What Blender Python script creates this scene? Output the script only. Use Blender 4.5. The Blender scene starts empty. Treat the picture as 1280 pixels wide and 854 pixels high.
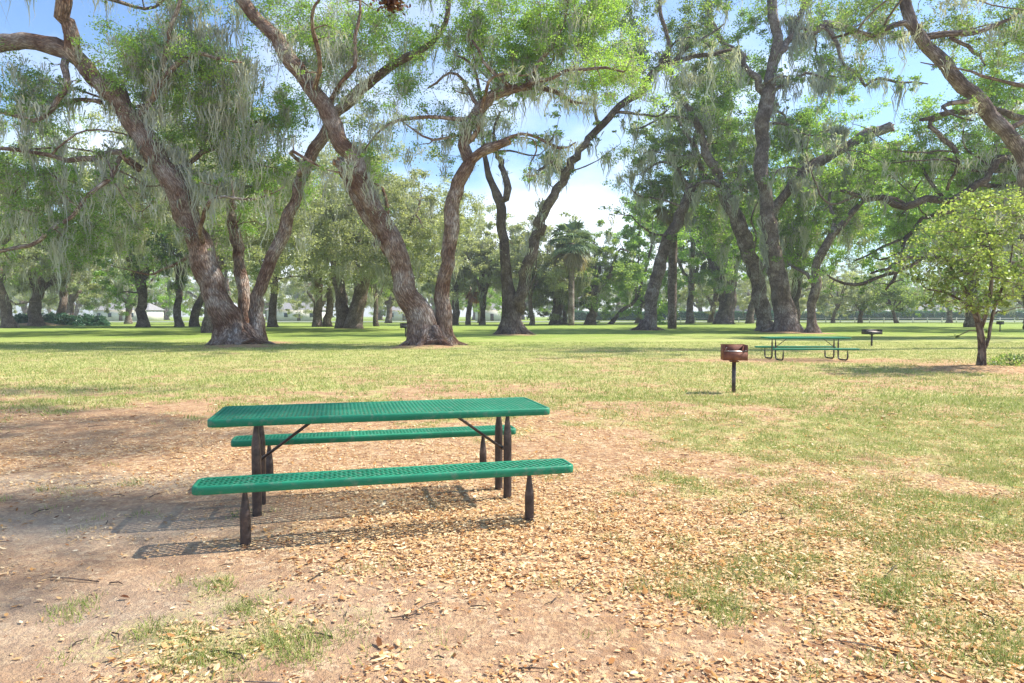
import bpy, math, random
import numpy as np
from mathutils import Vector, Matrix
rng = np.random.default_rng(7)
random.seed(7)
scene = bpy.context.scene
COL = scene.collection
R = math.radians

# ------------------------------------------------------------------ camera
CAM_H, FPX, PITCH = 1.55, 850.0, 0.038
HAZE = .0006
cam_d = bpy.data.cameras.new('camera'); cam = bpy.data.objects.new('camera', cam_d); COL.objects.link(cam)
cam.location = (0, 0, CAM_H); cam.rotation_euler = (math.pi/2 - PITCH, 0, 0)
cam_d.sensor_width = 36; cam_d.lens = 36*FPX/1280
cam_d.clip_start = 0.05; cam_d.clip_end = 8000
scene.camera = cam
# ------------------------------------------------------------------ light
SUN_EL, SUN_AZ = R(50), math.atan2(.968, .248)          # azimuth clockwise from +Y
SUN_DIR = Vector((math.sin(SUN_AZ)*math.cos(SUN_EL), math.cos(SUN_AZ)*math.cos(SUN_EL), math.sin(SUN_EL)))
sd = bpy.data.lights.new('sun', 'SUN'); sd.energy = 4.4; sd.angle = R(0.9); sd.color = (1, .94, .84)
sun = bpy.data.objects.new('sun', sd); COL.objects.link(sun)
sun.rotation_euler = (-SUN_DIR).to_track_quat('-Z', 'Y').to_euler()
w = bpy.data.worlds.new('World'); scene.world = w; w.use_nodes = True
nt = w.node_tree; nt.nodes.clear()
def N(t, ty, **kw):
    n = t.nodes.new(ty)
    for k, v in kw.items(): setattr(n, k, v)
    return n
out = N(nt, 'ShaderNodeOutputWorld'); bg = N(nt, 'ShaderNodeBackground')
sky = N(nt, 'ShaderNodeTexSky', sky_type='NISHITA', sun_disc=False, sun_elevation=SUN_EL, sun_rotation=SUN_AZ,
        altitude=50, air_density=1.0, dust_density=1.0, ozone_density=3.0)
tc = N(nt, 'ShaderNodeTexCoord'); mp = N(nt, 'ShaderNodeMapping'); mp.inputs['Scale'].default_value = (1.0, 1.0, 2.2)
mp.inputs['Location'].default_value = (0.35, 0.1, 0.4)
nz = N(nt, 'ShaderNodeTexNoise'); nz.inputs['Scale'].default_value = 3.2; nz.inputs['Detail'].default_value = 8; nz.inputs['Roughness'].default_value = .52
cn = N(nt, 'ShaderNodeVectorMath', operation='NORMALIZE'); cd = N(nt, 'ShaderNodeVectorMath', operation='DOT_PRODUCT')
_d = Vector((.03, 1, .25)).normalized(); cd.inputs[1].default_value = _d
nt.links.new(tc.outputs['Generated'], cn.inputs[0]); nt.links.new(cn.outputs[0], cd.inputs[0])
cm = N(nt, 'ShaderNodeMapRange'); cm.inputs[1].default_value = .93; cm.inputs[2].default_value = 1.0; cm.inputs[3].default_value = 0; cm.inputs[4].default_value = .155
nt.links.new(cd.outputs['Value'], cm.inputs[0]); ca = N(nt, 'ShaderNodeMath', operation='ADD')
tint = N(nt, 'ShaderNodeMixRGB', blend_type='MULTIPLY'); tint.inputs[0].default_value = 1; tint.inputs[2].default_value = (.70, .80, .89, 1)
rp = N(nt, 'ShaderNodeValToRGB'); rp.color_ramp.elements[0].position = .47; rp.color_ramp.elements[1].position = .70
sep = N(nt, 'ShaderNodeSeparateXYZ'); hz = N(nt, 'ShaderNodeMapRange'); hz.inputs[1].default_value = 0.0; hz.inputs[2].default_value = .45
hz.inputs[3].default_value = 1.0; hz.inputs[4].default_value = .25
mul = N(nt, 'ShaderNodeMath', operation='MULTIPLY'); 
mul2 = N(nt, 'ShaderNodeMath', operation='MULTIPLY'); mul2.inputs[1].default_value = .95
mx = N(nt, 'ShaderNodeMixRGB'); mx.inputs[2].default_value = (6.2, 6.3, 6.5, 1)
L = nt.links.new
L(tc.outputs['Generated'], mp.inputs[0]); L(mp.outputs[0], nz.inputs[0]); L(nz.outputs[0], ca.inputs[0]); L(cm.outputs[0], ca.inputs[1]); L(ca.outputs[0], rp.inputs[0])
L(tc.outputs['Generated'], sep.inputs[0]); L(sep.outputs[2], hz.inputs[0])
L(rp.outputs[0], mul.inputs[0]); L(hz.outputs[0], mul.inputs[1]); L(mul.outputs[0], mul2.inputs[0])
L(mul2.outputs[0], mx.inputs[0]); L(sky.outputs[0], tint.inputs[1]); L(tint.outputs[0], mx.inputs[1]); L(mx.outputs[0], bg.inputs[0])
bg.inputs[1].default_value = .15; L(bg.outputs[0], out.inputs[0])
scene.view_settings.view_transform = 'Standard'; scene.view_settings.look = 'None'
scene.view_settings.exposure = 1.0; scene.view_settings.gamma = 1
scene.cycles.max_bounces = 6; scene.cycles.diffuse_bounces = 4; scene.cycles.transparent_max_bounces = 4
scene.cycles.transmission_bounces = 3; scene.cycles.caustics_reflective = False; scene.cycles.caustics_refractive = False

# ------------------------------------------------------------------ helpers
CP, SP = math.cos(PITCH), math.sin(PITCH)
def P(px, py, D):
    """world point at horizontal distance D seen at photo pixel (px,py)"""
    u = (px-640)/FPX; v = -(py-427)/FPX
    dx, dy, dz = u, CP+v*SP, -SP+v*CP
    t = D/dy
    return np.array([dx*t, D, CAM_H+dz*t])
def depth(py): return CAM_H*FPX/(py-394.7)
def ground_pt(px, D): return np.array([(px-640)/FPX*D, D, 0.])

def noise3(p, s, seed=0):
    """cheap smooth pseudo noise -1..1 for (n,3) arrays"""
    r = np.random.default_rng(seed); o = np.zeros(len(p))
    for k in range(5):
        d = r.normal(size=3); d /= np.linalg.norm(d)
        o += np.sin(p@d*s*(1+.6*k)+r.uniform(0, 6.28))*(1/(1+.5*k))
    return o/2.2

def mesh_obj(name, V, F, mat, parent=None, smooth=False, uv=None, attrs=None, loc=None, mats=None, midx=None):
    """V (n,3); F list of arrays (k,3)/(k,4) or list of tuples"""
    me = bpy.data.meshes.new(name)
    V = np.asarray(V, np.float32)
    if isinstance(F, np.ndarray): F = [F]
    if len(F) and not isinstance(F[0], np.ndarray):
        me.from_pydata(V.tolist(), [], [tuple(map(int, f)) for f in F])
    else:
        nl = sum(f.size for f in F); npoly = sum(len(f) for f in F)
        me.vertices.add(len(V)); me.loops.add(nl); me.polygons.add(npoly)
        me.vertices.foreach_set('co', V.ravel())
        li = np.concatenate([f.ravel() for f in F]).astype(np.int32)
        tot = np.concatenate([np.full(len(f), f.shape[1]) for f in F]).astype(np.int32)
        st = np.concatenate([[0], np.cumsum(tot)[:-1]]).astype(np.int32)
        me.loops.foreach_set('vertex_index', li)
        me.polygons.foreach_set('loop_start', st); me.polygons.foreach_set('loop_total', tot)
        if uv is not None:
            l = me.uv_layers.new(name='UVMap'); l.data.foreach_set('uv', np.asarray(uv, np.float32)[li].ravel())
    me.update(calc_edges=True)
    if attrs:
        for k, a in attrs.items():
            at = me.attributes.new(k, 'FLOAT', 'POINT'); at.data.foreach_set('value', np.asarray(a, np.float32))
    if smooth: me.polygons.foreach_set('use_smooth', np.ones(len(me.polygons), bool))
    me.materials.append(mat)
    o = bpy.data.objects.new(name, me); COL.objects.link(o)
    if parent is not None: o.parent = parent
    if loc is not None: o.location = loc
    return o
def tag(o, label=None, cat=None, group=None, kind=None):
    if label: o['label'] = label
    if cat: o['category'] = cat
    if group: o['group'] = group
    if kind: o['kind'] = kind
    return o
def empty(name, loc, rz=0, **k):
    o = bpy.data.objects.new(name, None); COL.objects.link(o); o.location = loc; o.rotation_euler = (0, 0, rz)
    o.empty_display_size = .2
    return tag(o, **k)

class MB:
    """collects geometry for one mesh"""
    def __init__(s): s.V = []; s.F4 = []; s.F3 = []; s.U = []; s.n = 0
    def add(s, V, F4=None, F3=None, U=None):
        V = np.asarray(V, float)
        if F4 is not None and len(F4): s.F4.append(np.asarray(F4)+s.n)
        if F3 is not None and len(F3): s.F3.append(np.asarray(F3)+s.n)
        s.V.append(V); s.U.append(np.zeros((len(V), 2)) if U is None else U); s.n += len(V)
    def box(s, c, size, M=None):
        x, y, z = [q/2 for q in size]
        V = np.array([(-x,-y,-z),(x,-y,-z),(x,y,-z),(-x,y,-z),(-x,-y,z),(x,-y,z),(x,y,z),(-x,y,z)])
        if M is not None: V = V@np.array(M).T
        s.add(V+np.array(c), [(0,3,2,1),(4,5,6,7),(0,1,5,4),(1,2,6,5),(2,3,7,6),(3,0,4,7)])
    def tube(s, pts, rad, n=8, lump=0, lumps=1.0, cap=True, seed=0, flare=None):
        pts = np.asarray(pts, float); rad = np.asarray(rad, float)*np.ones(len(pts)); m = len(pts)
        T = np.gradient(pts, axis=0); T /= np.linalg.norm(T, axis=1)[:, None]+1e-9
        a = np.array([1., 0, 0]) if abs(T[0][0]) < .8 else np.array([0, 1., 0])
        Nn = np.zeros_like(pts); v = a-T[0]*(a@T[0]); v /= np.linalg.norm(v); Nn[0] = v
        for i in range(1, m):
            v = Nn[i-1]-T[i]*(Nn[i-1]@T[i]); Nn[i] = v/(np.linalg.norm(v)+1e-9)
        B = np.cross(T, Nn)
        ang = np.arange(n)/n*2*np.pi
        dirs = np.cos(ang)[None, :, None]*Nn[:, None]+np.sin(ang)[None, :, None]*B[:, None]
        rr = rad[:, None]*np.ones(n)[None]
        if lump:
            q = (pts[:, None]+dirs*rad[:, None, None]).reshape(-1, 3)
            rr = rr*(1+lump*noise3(q, lumps, seed).reshape(m, n))
        if flare is not None:
            h = pts[:, 2][:, None]; k = flare
            lob = 1+.35*np.sin(ang*3+seed)[None]+.25*np.sin(ang*5+seed*2.1)[None]
            rr = rr*(1+k*np.exp(-np.maximum(h, 0)/.55)*lob)
        V = (pts[:, None]+dirs*rr[..., None]).reshape(-1, 3)
        ln = np.concatenate([[0], np.cumsum(np.linalg.norm(np.diff(pts, axis=0), axis=1))])
        U = np.stack([np.broadcast_to((np.abs(ang-np.pi)*rad.max())[None], (m, n)), np.broadcast_to(ln[:, None], (m, n))], -1).reshape(-1, 2)
        i = np.arange(m-1)[:, None]*n; j = np.arange(n)[None]; k = (j+1) % n
        F = np.stack([i+j, i+k, i+n+k, i+n+j], -1).reshape(-1, 4)
        F3 = None
        if cap:
            V = np.vstack([V, pts[:1], pts[-1:]]); U = np.vstack([U, U[:1], U[-2:-1]])
            jj = np.arange(n); kk = (jj+1) % n
            F3 = np.vstack([np.stack([kk, jj, np.full(n, m*n)], -1), np.stack([(m-1)*n+jj, (m-1)*n+kk, np.full(n, m*n+1)], -1)])
        s.add(V, F, F3, U)
    def build(s, name, mat, parent=None, smooth=False, loc=None, attrs=None):
        F = []
        if s.F4: F.append(np.vstack(s.F4))
        if s.F3: F.append(np.vstack(s.F3))
        return mesh_obj(name, np.vstack(s.V), F, mat, parent, smooth, np.vstack(s.U), attrs, loc)

# ------------------------------------------------------------------ materials
def new_mat(name):
    m = bpy.data.materials.new(name); m.use_nodes = True; t = m.node_tree
    b = t.nodes['Principled BSDF']; o = t.nodes['Material Output']
    return m, t, b, o
def ramp(t, fac, stops):
    r = N(t, 'ShaderNodeValToRGB'); e = r.color_ramp.elements
    while len(e) < len(stops): e.new(.5)
    for q, (p, c) in zip(e, stops): q.position = p; q.color = (*c, 1)
    t.links.new(fac, r.inputs[0]); return r.outputs[0]
def noise(t, vec, scale, detail=4, rough=.55, dim=None):
    n = N(t, 'ShaderNodeTexNoise'); n.inputs['Scale'].default_value = scale; n.inputs['Detail'].default_value = detail
    n.inputs['Roughness'].default_value = rough
    if vec is not None: t.links.new(vec, n.inputs['Vector'])
    return n.outputs[0]
def mixc(t, fac, a, b, mode='MIX'):
    n = N(t, 'ShaderNodeMixRGB', blend_type=mode)
    for i, v in ((0, fac), (1, a), (2, b)):
        if isinstance(v, (int, float)): n.inputs[i].default_value = v
        elif isinstance(v, tuple): n.inputs[i].default_value = (*v, 1)
        else: t.links.new(v, n.inputs[i])
    return n.outputs[0]
def math_(t, op, a, b=None):
    n = N(t, 'ShaderNodeMath', operation=op)
    for i, v in ((0, a), (1, b)):
        if v is None: continue
        if isinstance(v, (int, float)): n.inputs[i].default_value = v
        else: t.links.new(v, n.inputs[i])
    return n.outputs[0]
def attr(t, name):
    n = N(t, 'ShaderNodeAttribute', attribute_name=name); return n.outputs['Fac']
def bump(t, b, h, strength, dist):
    n = N(t, 'ShaderNodeBump'); n.inputs['Strength'].default_value = strength; n.inputs['Distance'].default_value = dist
    t.links.new(h, n.inputs['Height']); t.links.new(n.outputs[0], b.inputs['Normal'])

def foliage_mat(name, stops, transl=.35):
    m, t, b, o = new_mat(name)
    c = ramp(t, attr(t, 'tone'), stops)
    t.nodes.remove(b)
    d = N(t, 'ShaderNodeBsdfDiffuse'); tr = N(t, 'ShaderNodeBsdfTranslucent'); g = N(t, 'ShaderNodeBsdfGlossy'); g.inputs['Roughness'].default_value = .45
    m1 = N(t, 'ShaderNodeMixShader'); m1.inputs[0].default_value = transl
    m2 = N(t, 'ShaderNodeMixShader'); m2.inputs[0].default_value = .05
    tcx = mixc(t, .5, c, (1, 1, .35), 'MULTIPLY'); tcol = mixc(t, 1.0, tcx, (1.9, 1.9, 1.4), 'MULTIPLY')
    t.links.new(c, d.inputs[0]); t.links.new(tcol, tr.inputs[0]); g.inputs[0].default_value = (.8, .85, .8, 1)
    t.links.new(d.outputs[0], m1.inputs[1]); t.links.new(tr.outputs[0], m1.inputs[2])
    t.links.new(m1.outputs[0], m2.inputs[1]); t.links.new(g.outputs[0], m2.inputs[2]); t.links.new(m2.outputs[0], o.inputs[0])
    return m
LEAF = foliage_mat('oak_leaves', [(0, (.08, .12, .05)), (.45, (.155, .235, .07)), (.8, (.24, .345, .095)), (1, (.36, .43, .15))], .45)
LEAF_BRIGHT = foliage_mat('spring_leaves', [(0, (.10, .165, .05)), (.5, (.19, .32, .065)), (1, (.33, .48, .11))], .5)
LEAF_DARK = foliage_mat('evergreen_leaves', [(0, (.03, .07, .03)), (.5, (.06, .12, .05)), (1, (.10, .2, .08))], .25)
LEAF_OLIVE = foliage_mat('olive_leaves', [(0, (.17, .19, .12)), (.5, (.30, .33, .20)), (1, (.44, .47, .28))], .45)
LEAF_YELLOW = foliage_mat('young_leaves', [(0, (.09, .14, .04)), (.5, (.19, .26, .08)), (1, (.34, .41, .13))], .45)
LEAF_HEDGE = foliage_mat('hedge_leaves', [(0, (.04, .12, .07)), (1, (.10, .22, .13))], .25)
LEAF_DEAD = foliage_mat('dead_fronds', [(0, (.22, .10, .05)), (1, (.5, .24, .10))], .3)
LEAF_DEAD_BROWN = foliage_mat('dead_brown_leaves', [(0, (.05, .02, .012)), (1, (.16, .07, .04))], .15)
MOSS = foliage_mat('hanging_moss', [(0, (.24, .245, .225)), (.5, (.38, .39, .36)), (1, (.54, .55, .52))], .3)
LEAF_TAN = foliage_mat('tan_fronds', [(0, (.16, .13, .07)), (1, (.32, .26, .15))], .3)
PALM = foliage_mat('palm_fronds', [(0, (.10, .15, .09)), (1, (.22, .30, .16))], .25)

def bark_mat(name, c0, c1, c2, scale=1.0):
    m, t, b, o = new_mat(name)
    uv = N(t, 'ShaderNodeUVMap'); mp = N(t, 'ShaderNodeMapping'); mp.inputs['Scale'].default_value = (9*scale, 2.2*scale, 1)
    t.links.new(uv.outputs[0], mp.inputs[0])
    geo = N(t, 'ShaderNodeNewGeometry')
    v = N(t, 'ShaderNodeTexVoronoi', feature='DISTANCE_TO_EDGE'); v.inputs['Scale'].default_value = 1.0
    wv = N(t, 'ShaderNodeVectorMath', operation='ADD'); nn = N(t, 'ShaderNodeTexNoise'); nn.inputs['Scale'].default_value = 1.6; nn.inputs['Detail'].default_value = 3
    t.links.new(mp.outputs[0], nn.inputs['Vector']); t.links.new(mp.outputs[0], wv.inputs[0]); t.links.new(nn.outputs['Color'], wv.inputs[1])
    t.links.new(wv.outputs[0], v.inputs['Vector'])
    crack = N(t, 'ShaderNodeMapRange'); crack.inputs[2].default_value = .22; t.links.new(v.outputs[0], crack.inputs[0])
    big = noise(t, geo.outputs['Position'], 1.1, 5, .6); fine = noise(t, mp.outputs[0], 2.6, 6, .7)
    base = ramp(t, big, [(.36, c0), (.5, c1), (.62, c2)])
    base = mixc(t, .85, base, ramp(t, fine, [(.3, (.42, .40, .40)), (.7, (1.25, 1.2, 1.15))]), 'MULTIPLY')
    base = mixc(t, crack.outputs[0], mixc(t, 1.0, base, (.48, .43, .41), 'MULTIPLY'), base)
    t.links.new(base, b.inputs['Base Color']); b.inputs['Roughness'].default_value = .95
    b.inputs['Specular IOR Level'].default_value = .15
    h = math_(t, 'ADD', math_(t, 'MULTIPLY', crack.outputs[0], .8), math_(t, 'MULTIPLY', fine, .7))
    bump(t, b, h, 1.0, .07)
    return m
BARK_RED = bark_mat('bark_reddish', (.27, .155, .105), (.44, .32, .25), (.62, .54, .48))
BARK_GREY = bark_mat('bark_grey', (.22, .175, .15), (.38, .31, .285), (.56, .50, .47))
BARK_DARK = bark_mat('bark_dark', (.16, .125, .105), (.26, .21, .18), (.38, .33, .29))
BARK_PALE = bark_mat('bark_pale', (.24, .18, .14), (.34, .27, .22), (.45, .38, .33))
m, t, b, o = new_mat('broken_wood'); geo = N(t, 'ShaderNodeTexCoord')
t.links.new(ramp(t, noise(t, geo.outputs['Object'], 9, 4), [(.3, (.30, .13, .07)), (.7, (.58, .36, .22))]), b.inputs['Base Color']); b.inputs['Roughness'].default_value = .9
WOOD_RAW = m

# ------------------------------------------------------------------ ground
def sm(a, b_, x): 
    q = np.clip((x-a)/(b_-a), 0, 1); return q*q*(3-2*q)
def gnoise(x, y, s, seed):
    """value noise fbm in 2D, 0..1"""
    r = np.random.default_rng(seed); tot = 0; amp = 1; out_ = 0
    for k in range(4):
        G = r.random((256, 256)); fx = x*s+37.3; fy = y*s+11.7
        i = np.floor(fx).astype(int); j = np.floor(fy).astype(int); u = fx-i; v = fy-j; u = u*u*(3-2*u); v = v*v*(3-2*v)
        a = G[i % 256, j % 256]; b2 = G[(i+1) % 256, j % 256]; c = G[i % 256, (j+1) % 256]; d = G[(i+1) % 256, (j+1) % 256]
        out_ = out_+amp*((a*(1-u)+b2*u)*(1-v)+(c*(1-u)+d*u)*v); tot += amp; amp *= .55; s *= 2.1
    return out_/tot
def G2(x, y, cx, cy, sx, sy): return np.exp(-((x-cx)/sx)**2-((y-cy)/sy)**2)
PATCH = []       # bare patches under trees and tables: (x,y,sx,sy,amount)
def zones(x, y):
    n1 = gnoise(x, y, .55, 1); n2 = gnoise(x, y, 1.7, 2); n3 = gnoise(x, y, .16, 3)
    right = sm(-.3, 3.2, x-.12*(y-4))
    g = .12+.50*sm(5.0, 15, y+3.5*(n1-.5)*2)+.42*sm(15, 38, y)+(gnoise(x, y, .3, 21)-.5)*.3*sm(9, 14, y)*(1-sm(30, 50, y))
    g = g+.40*right*sm(1, 4, y)*(1-sm(9, 15, y))
    g = g-.40*G2(x, y, -5.5, 9.0, 3.2, 2.2)-.25*G2(x, y, -1, 6, 2.5, 1.5)
    g = g+.20*G2(x, y, -1.6, 3.2, 1.3, .7)+.14*G2(x, y, -7.5, 12.5, 3, 1.2)
    for (cx, cy, sx, sy, a) in PATCH: g = g-a*G2(x, y, cx, cy, sx, sy)*(.6+.8*n1)
    g = g+(n1-.5)*(.50+.0*x)+(n2-.5)*.75+(n3-.5)*.35
    g = np.clip((g-.10)*1.05, 0, 1)
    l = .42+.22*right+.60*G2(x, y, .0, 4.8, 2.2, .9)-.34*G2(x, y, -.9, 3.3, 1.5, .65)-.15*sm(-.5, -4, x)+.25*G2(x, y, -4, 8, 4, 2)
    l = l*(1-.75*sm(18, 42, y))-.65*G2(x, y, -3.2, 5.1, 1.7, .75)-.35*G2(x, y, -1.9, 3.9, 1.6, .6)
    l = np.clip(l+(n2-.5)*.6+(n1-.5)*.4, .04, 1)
    s = G2(x, y, -4.3, 6.3, 2.4, .42)+.9*G2(x, y, -3.1, 4.9, 1.5, .5)+.5*G2(x, y, -2.2, 3.4, 1.5, .6)+.35*(n3-.4)*(y < 9)  # pale sandy dirt; the farthest left band also paints in a sunlit strip
    lush = sm(20, 60, y-8*sm(2, 12, x))
    return g, l, np.clip(s, 0, 1), lush
MOUNDS = []
def gz(x, y):
    z = (gnoise(x, y, .35, 9)-.5)*.05*np.clip(1, 0, 1)
    for (cx, cy, sr, h) in MOUNDS: z = z+h*np.exp(-((x-cx)**2+(y-cy)**2)/sr**2)
    return z
bases = [(296, 433), (320, 429), (535, 434), (640, 419), (808, 413), (983, 416), (1015, 417), (1228, 462), (45, 408.6), (436, 411), (905, 405)]
for (px, py) in bases:
    D = depth(py); g_ = ground_pt(px, D); k = {296: 2.2, 535: 2.2, 983: 2.6, 1228: 1.6, 45: 4}.get(px, 1.8)
    PATCH.append((g_[0], g_[1], k*1.1, k*1.1, .9)); MOUNDS.append((g_[0], g_[1], k*.8, .10 if px != 45 else .7))
PATCH += [(10.3, 23.6, 3.8, 1.1, .85), (17.5, 22.0, 3.5, 1.1, .5), (4.5, 31, 5, 1.3, .4), (13, 30, 5, 1.2, .3), (3.9, 13.2, .7, .4, .3)]
ys = np.concatenate([np.arange(-40, 1.8, 1.5), np.arange(1.8, 16, .11), 16*1.022**np.arange(0, 190)])
ncx = 320
tt = np.linspace(-1, 1, ncx); tt = np.sign(tt)*np.abs(tt)**1.25
hw = np.maximum(.95*np.abs(ys)+4, 6)
hw = np.where(ys < 1.8, 60, hw*np.where(ys > 30, 1.4, 1.15))
X = tt[None]*hw[:, None]; X[:, 0] = -np.maximum(80, np.minimum(hw*2.5, 1400)); X[:, -1] = np.maximum(80, np.minimum(hw*2.5, 1400)); Y = np.repeat(ys[:, None], ncx, 1)
xf, yf = X.ravel(), Y.ravel(); Z = gz(xf, yf)
g_, l_, s_, lu = zones(xf, yf)
i = np.arange(len(ys)-1)[:, None]*ncx; j = np.arange(ncx-1)[None]
F = np.stack([i+j, i+j+1, i+ncx+j+1, i+ncx+j], -1).reshape(-1, 4)
m, t, b, o = new_mat('ground_cover')
pos = N(t, 'ShaderNodeNewGeometry').outputs['Position']
nA = noise(t, pos, 3.2, 8, .65); nB = noise(t, pos, 38, 4, .6); nC = noise(t, pos, .45, 4, .55); nD = noise(t, pos, 140, 3, .6)
vor = N(t, 'ShaderNodeTexVoronoi'); vor.inputs['Scale'].default_value = 19; vor.inputs['Randomness'].default_value = 1; t.links.new(pos, vor.inputs['Vector'])
vsep = N(t, 'ShaderNodeSeparateColor'); t.links.new(vor.outputs['Color'], vsep.inputs[0])
dirt = ramp(t, nA, [(.3, (.31, .18, .105)), (.5, (.43, .27, .165)), (.7, (.54, .37, .24))])
dirt = mixc(t, .55, dirt, ramp(t, nB, [(.3, (.55, .5, .48)), (.7, (1.3, 1.25, 1.2))]), 'MULTIPLY')
sand_sunlit = ramp(t, nB, [(.3, (.42, .31, .22)), (.7, (.62, .50, .37))])
c = mixc(t, attr(t, 'sand_sunlit'), dirt, sand_sunlit)
lit = ramp(t, vsep.outputs[0], [(0, (.16, .08, .04)), (.25, (.40, .21, .09)), (.55, (.58, .37, .18)), (.8, (.70, .51, .28)), (1, (.80, .64, .41))])
lf = math_(t, 'MULTIPLY', math_(t, 'ADD', math_(t, 'MULTIPLY', attr(t, 'litter'), .75), .22), ramp(t, nB, [(.42, (0, 0, 0)), (.52, (1, 1, 1))]))
c = mixc(t, lf, c, lit)
dry = ramp(t, nB, [(.28, (.34, .31, .12)), (.5, (.50, .47, .19)), (.75, (.68, .63, .34))])
grn = ramp(t, nB, [(.28, (.15, .21, .04)), (.5, (.25, .33, .07)), (.75, (.36, .43, .12))])
fine = ramp(t, nD, [(.35, (.6, .6, .55)), (.65, (1.3, 1.3, 1.25))])
gm = math_(t, 'ADD', attr(t, 'lush'), math_(t, 'MULTIPLY', math_(t, 'SUBTRACT', nC, .42), 1.8))
gr = mixc(t, math_(t, 'MINIMUM', math_(t, 'MAXIMUM', gm, 0.15), 1.0), dry, grn)
gr = mixc(t, .6, gr, fine, 'MULTIPLY')
gfac = N(t, 'ShaderNodeMapRange'); gfac.inputs[1].default_value = -.22; gfac.inputs[2].default_value = .24
t.links.new(math_(t, 'SUBTRACT', math_(t, 'ADD', attr(t, 'grass'), math_(t, 'ADD', math_(t, 'MULTIPLY', math_(t, 'SUBTRACT', nA, .5), 1.3), math_(t, 'MULTIPLY', math_(t, 'SUBTRACT', nB, .5), .8))), .5), gfac.inputs[0])
c = mixc(t, gfac.outputs[0], c, gr)
t.links.new(c, b.inputs['Base Color']); b.inputs['Roughness'].default_value = 1; b.inputs['Specular IOR Level'].default_value = .1
bump(t, b, math_(t, 'ADD', math_(t, 'ADD', nB, math_(t, 'MULTIPLY', nA, 2.0)), math_(t, 'MULTIPLY', nD, .5)), .8, .03)
ground = mesh_obj('ground', np.stack([xf, yf, Z], 1), F, m, smooth=True, attrs=dict(grass=g_, litter=l_, sand_sunlit=s_, lush=lu))
tag(ground, 'lawn and bare leaf strewn dirt reaching to the road', kind='structure')
# far road
m, t, b, o = new_mat('pale_asphalt'); pos = N(t, 'ShaderNodeNewGeometry').outputs['Position']
t.links.new(ramp(t, noise(t, pos, .8, 5), [(.3, (.42, .41, .38)), (.7, (.58, .56, .52))]), b.inputs['Base Color']); b.inputs['Roughness'].default_value = .9
V = [(-500, 158, .06), (500, 158, .06), (500, 171, .06), (-500, 171, .06)]
rd = mesh_obj('road', V, [(0, 1, 2, 3)], m); tag(rd, 'pale road running across beyond the lawn', kind='structure')
for (ya, yb) in ((157.4, 158), (171, 171.6)):
    k = MB(); k.box((0, (ya+yb)/2, .06), (1000, yb-ya, .14)); tag(k.build('road_kerb', m), 'low pale kerb along the far road', kind='structure')

# ------------------------------------------------------------------ haze
hm = bpy.data.materials.new('haze'); hm.use_nodes = True; ht = hm.node_tree; ht.nodes.clear()
ho = N(ht, 'ShaderNodeOutputMaterial'); hv = N(ht, 'ShaderNodeVolumePrincipled'); hv.inputs['Density'].default_value = HAZE; hv.inputs['Color'].default_value = (.93, .96, 1, 1)
ht.links.new(hv.outputs[0], ho.inputs['Volume'])
hb = MB(); hb.box((0, 450, 19), (3200, 1300, 44)); ob = hb.build('haze', hm); tag(ob, 'thin pale air over the whole lawn', kind='stuff')
# ------------------------------------------------------------------ trees
def smooth_path(pts, step=.45, jit=.0):
    pts = np.asarray(pts, float); n = len(pts)
    if n < 3: 
        k = max(2, int(np.linalg.norm(pts[-1, :3]-pts[0, :3])/step)); return np.array([pts[0]+(pts[-1]-pts[0])*q for q in np.linspace(0, 1, k+1)])
    q = np.vstack([2*pts[0]-pts[1], pts, 2*pts[-1]-pts[-2]]); out_ = []
    for a in range(n-1):
        p0, p1, p2, p3 = q[a:a+4]; k = max(2, int(np.linalg.norm(p2[:3]-p1[:3])/step))
        for u in np.arange(k)/k:
            out_.append(.5*((2*p1)+(-p0+p2)*u+(2*p0-5*p1+4*p2-p3)*u*u+(-p0+3*p1-3*p2+p3)*u**3))
    out_.append(pts[-1]); out_ = np.array(out_); out_[:, 3] = np.maximum(out_[:, 3], .01)
    if jit:
        e = rng.normal(size=(len(out_), 3)); e = (e+np.roll(e, 1, 0)+np.roll(e, -1, 0))/2; e[0] = 0; e[-1] = 0
        out_[:, :3] += e*jit*np.minimum(out_[:, 3:4]*2+.12, 1.)
    return out_
def leaf_mesh(name, C, size, mat, parent, tone=None, up=.7, aspect=.62, loc=None):
    n = len(C)
    nrm = rng.normal(size=(n, 3)); nrm[:, 2] += up*np.sign(rng.random(n)+.2); nrm /= np.linalg.norm(nrm, axis=1)[:, None]
    u = np.cross(nrm, rng.normal(size=(n, 3))); u /= np.linalg.norm(u, axis=1)[:, None]+1e-9; v = np.cross(nrm, u)
    s = (size*rng.uniform(.65, 1.3, n))[:, None]
    V = np.stack([C-u*s*.5, C+v*s*.5*aspect+u*s*.05, C+u*s*.5, C-v*s*.5*aspect+u*s*.05], 1).reshape(-1, 3)
    if tone is None: tone = rng.random(n)
    tn = np.repeat(np.clip(tone, 0, 1), 4)
    F = np.arange(n*4).reshape(-1, 4)
    return mesh_obj(name, V, F, mat, parent, attrs=dict(tone=tn), loc=loc)
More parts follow.
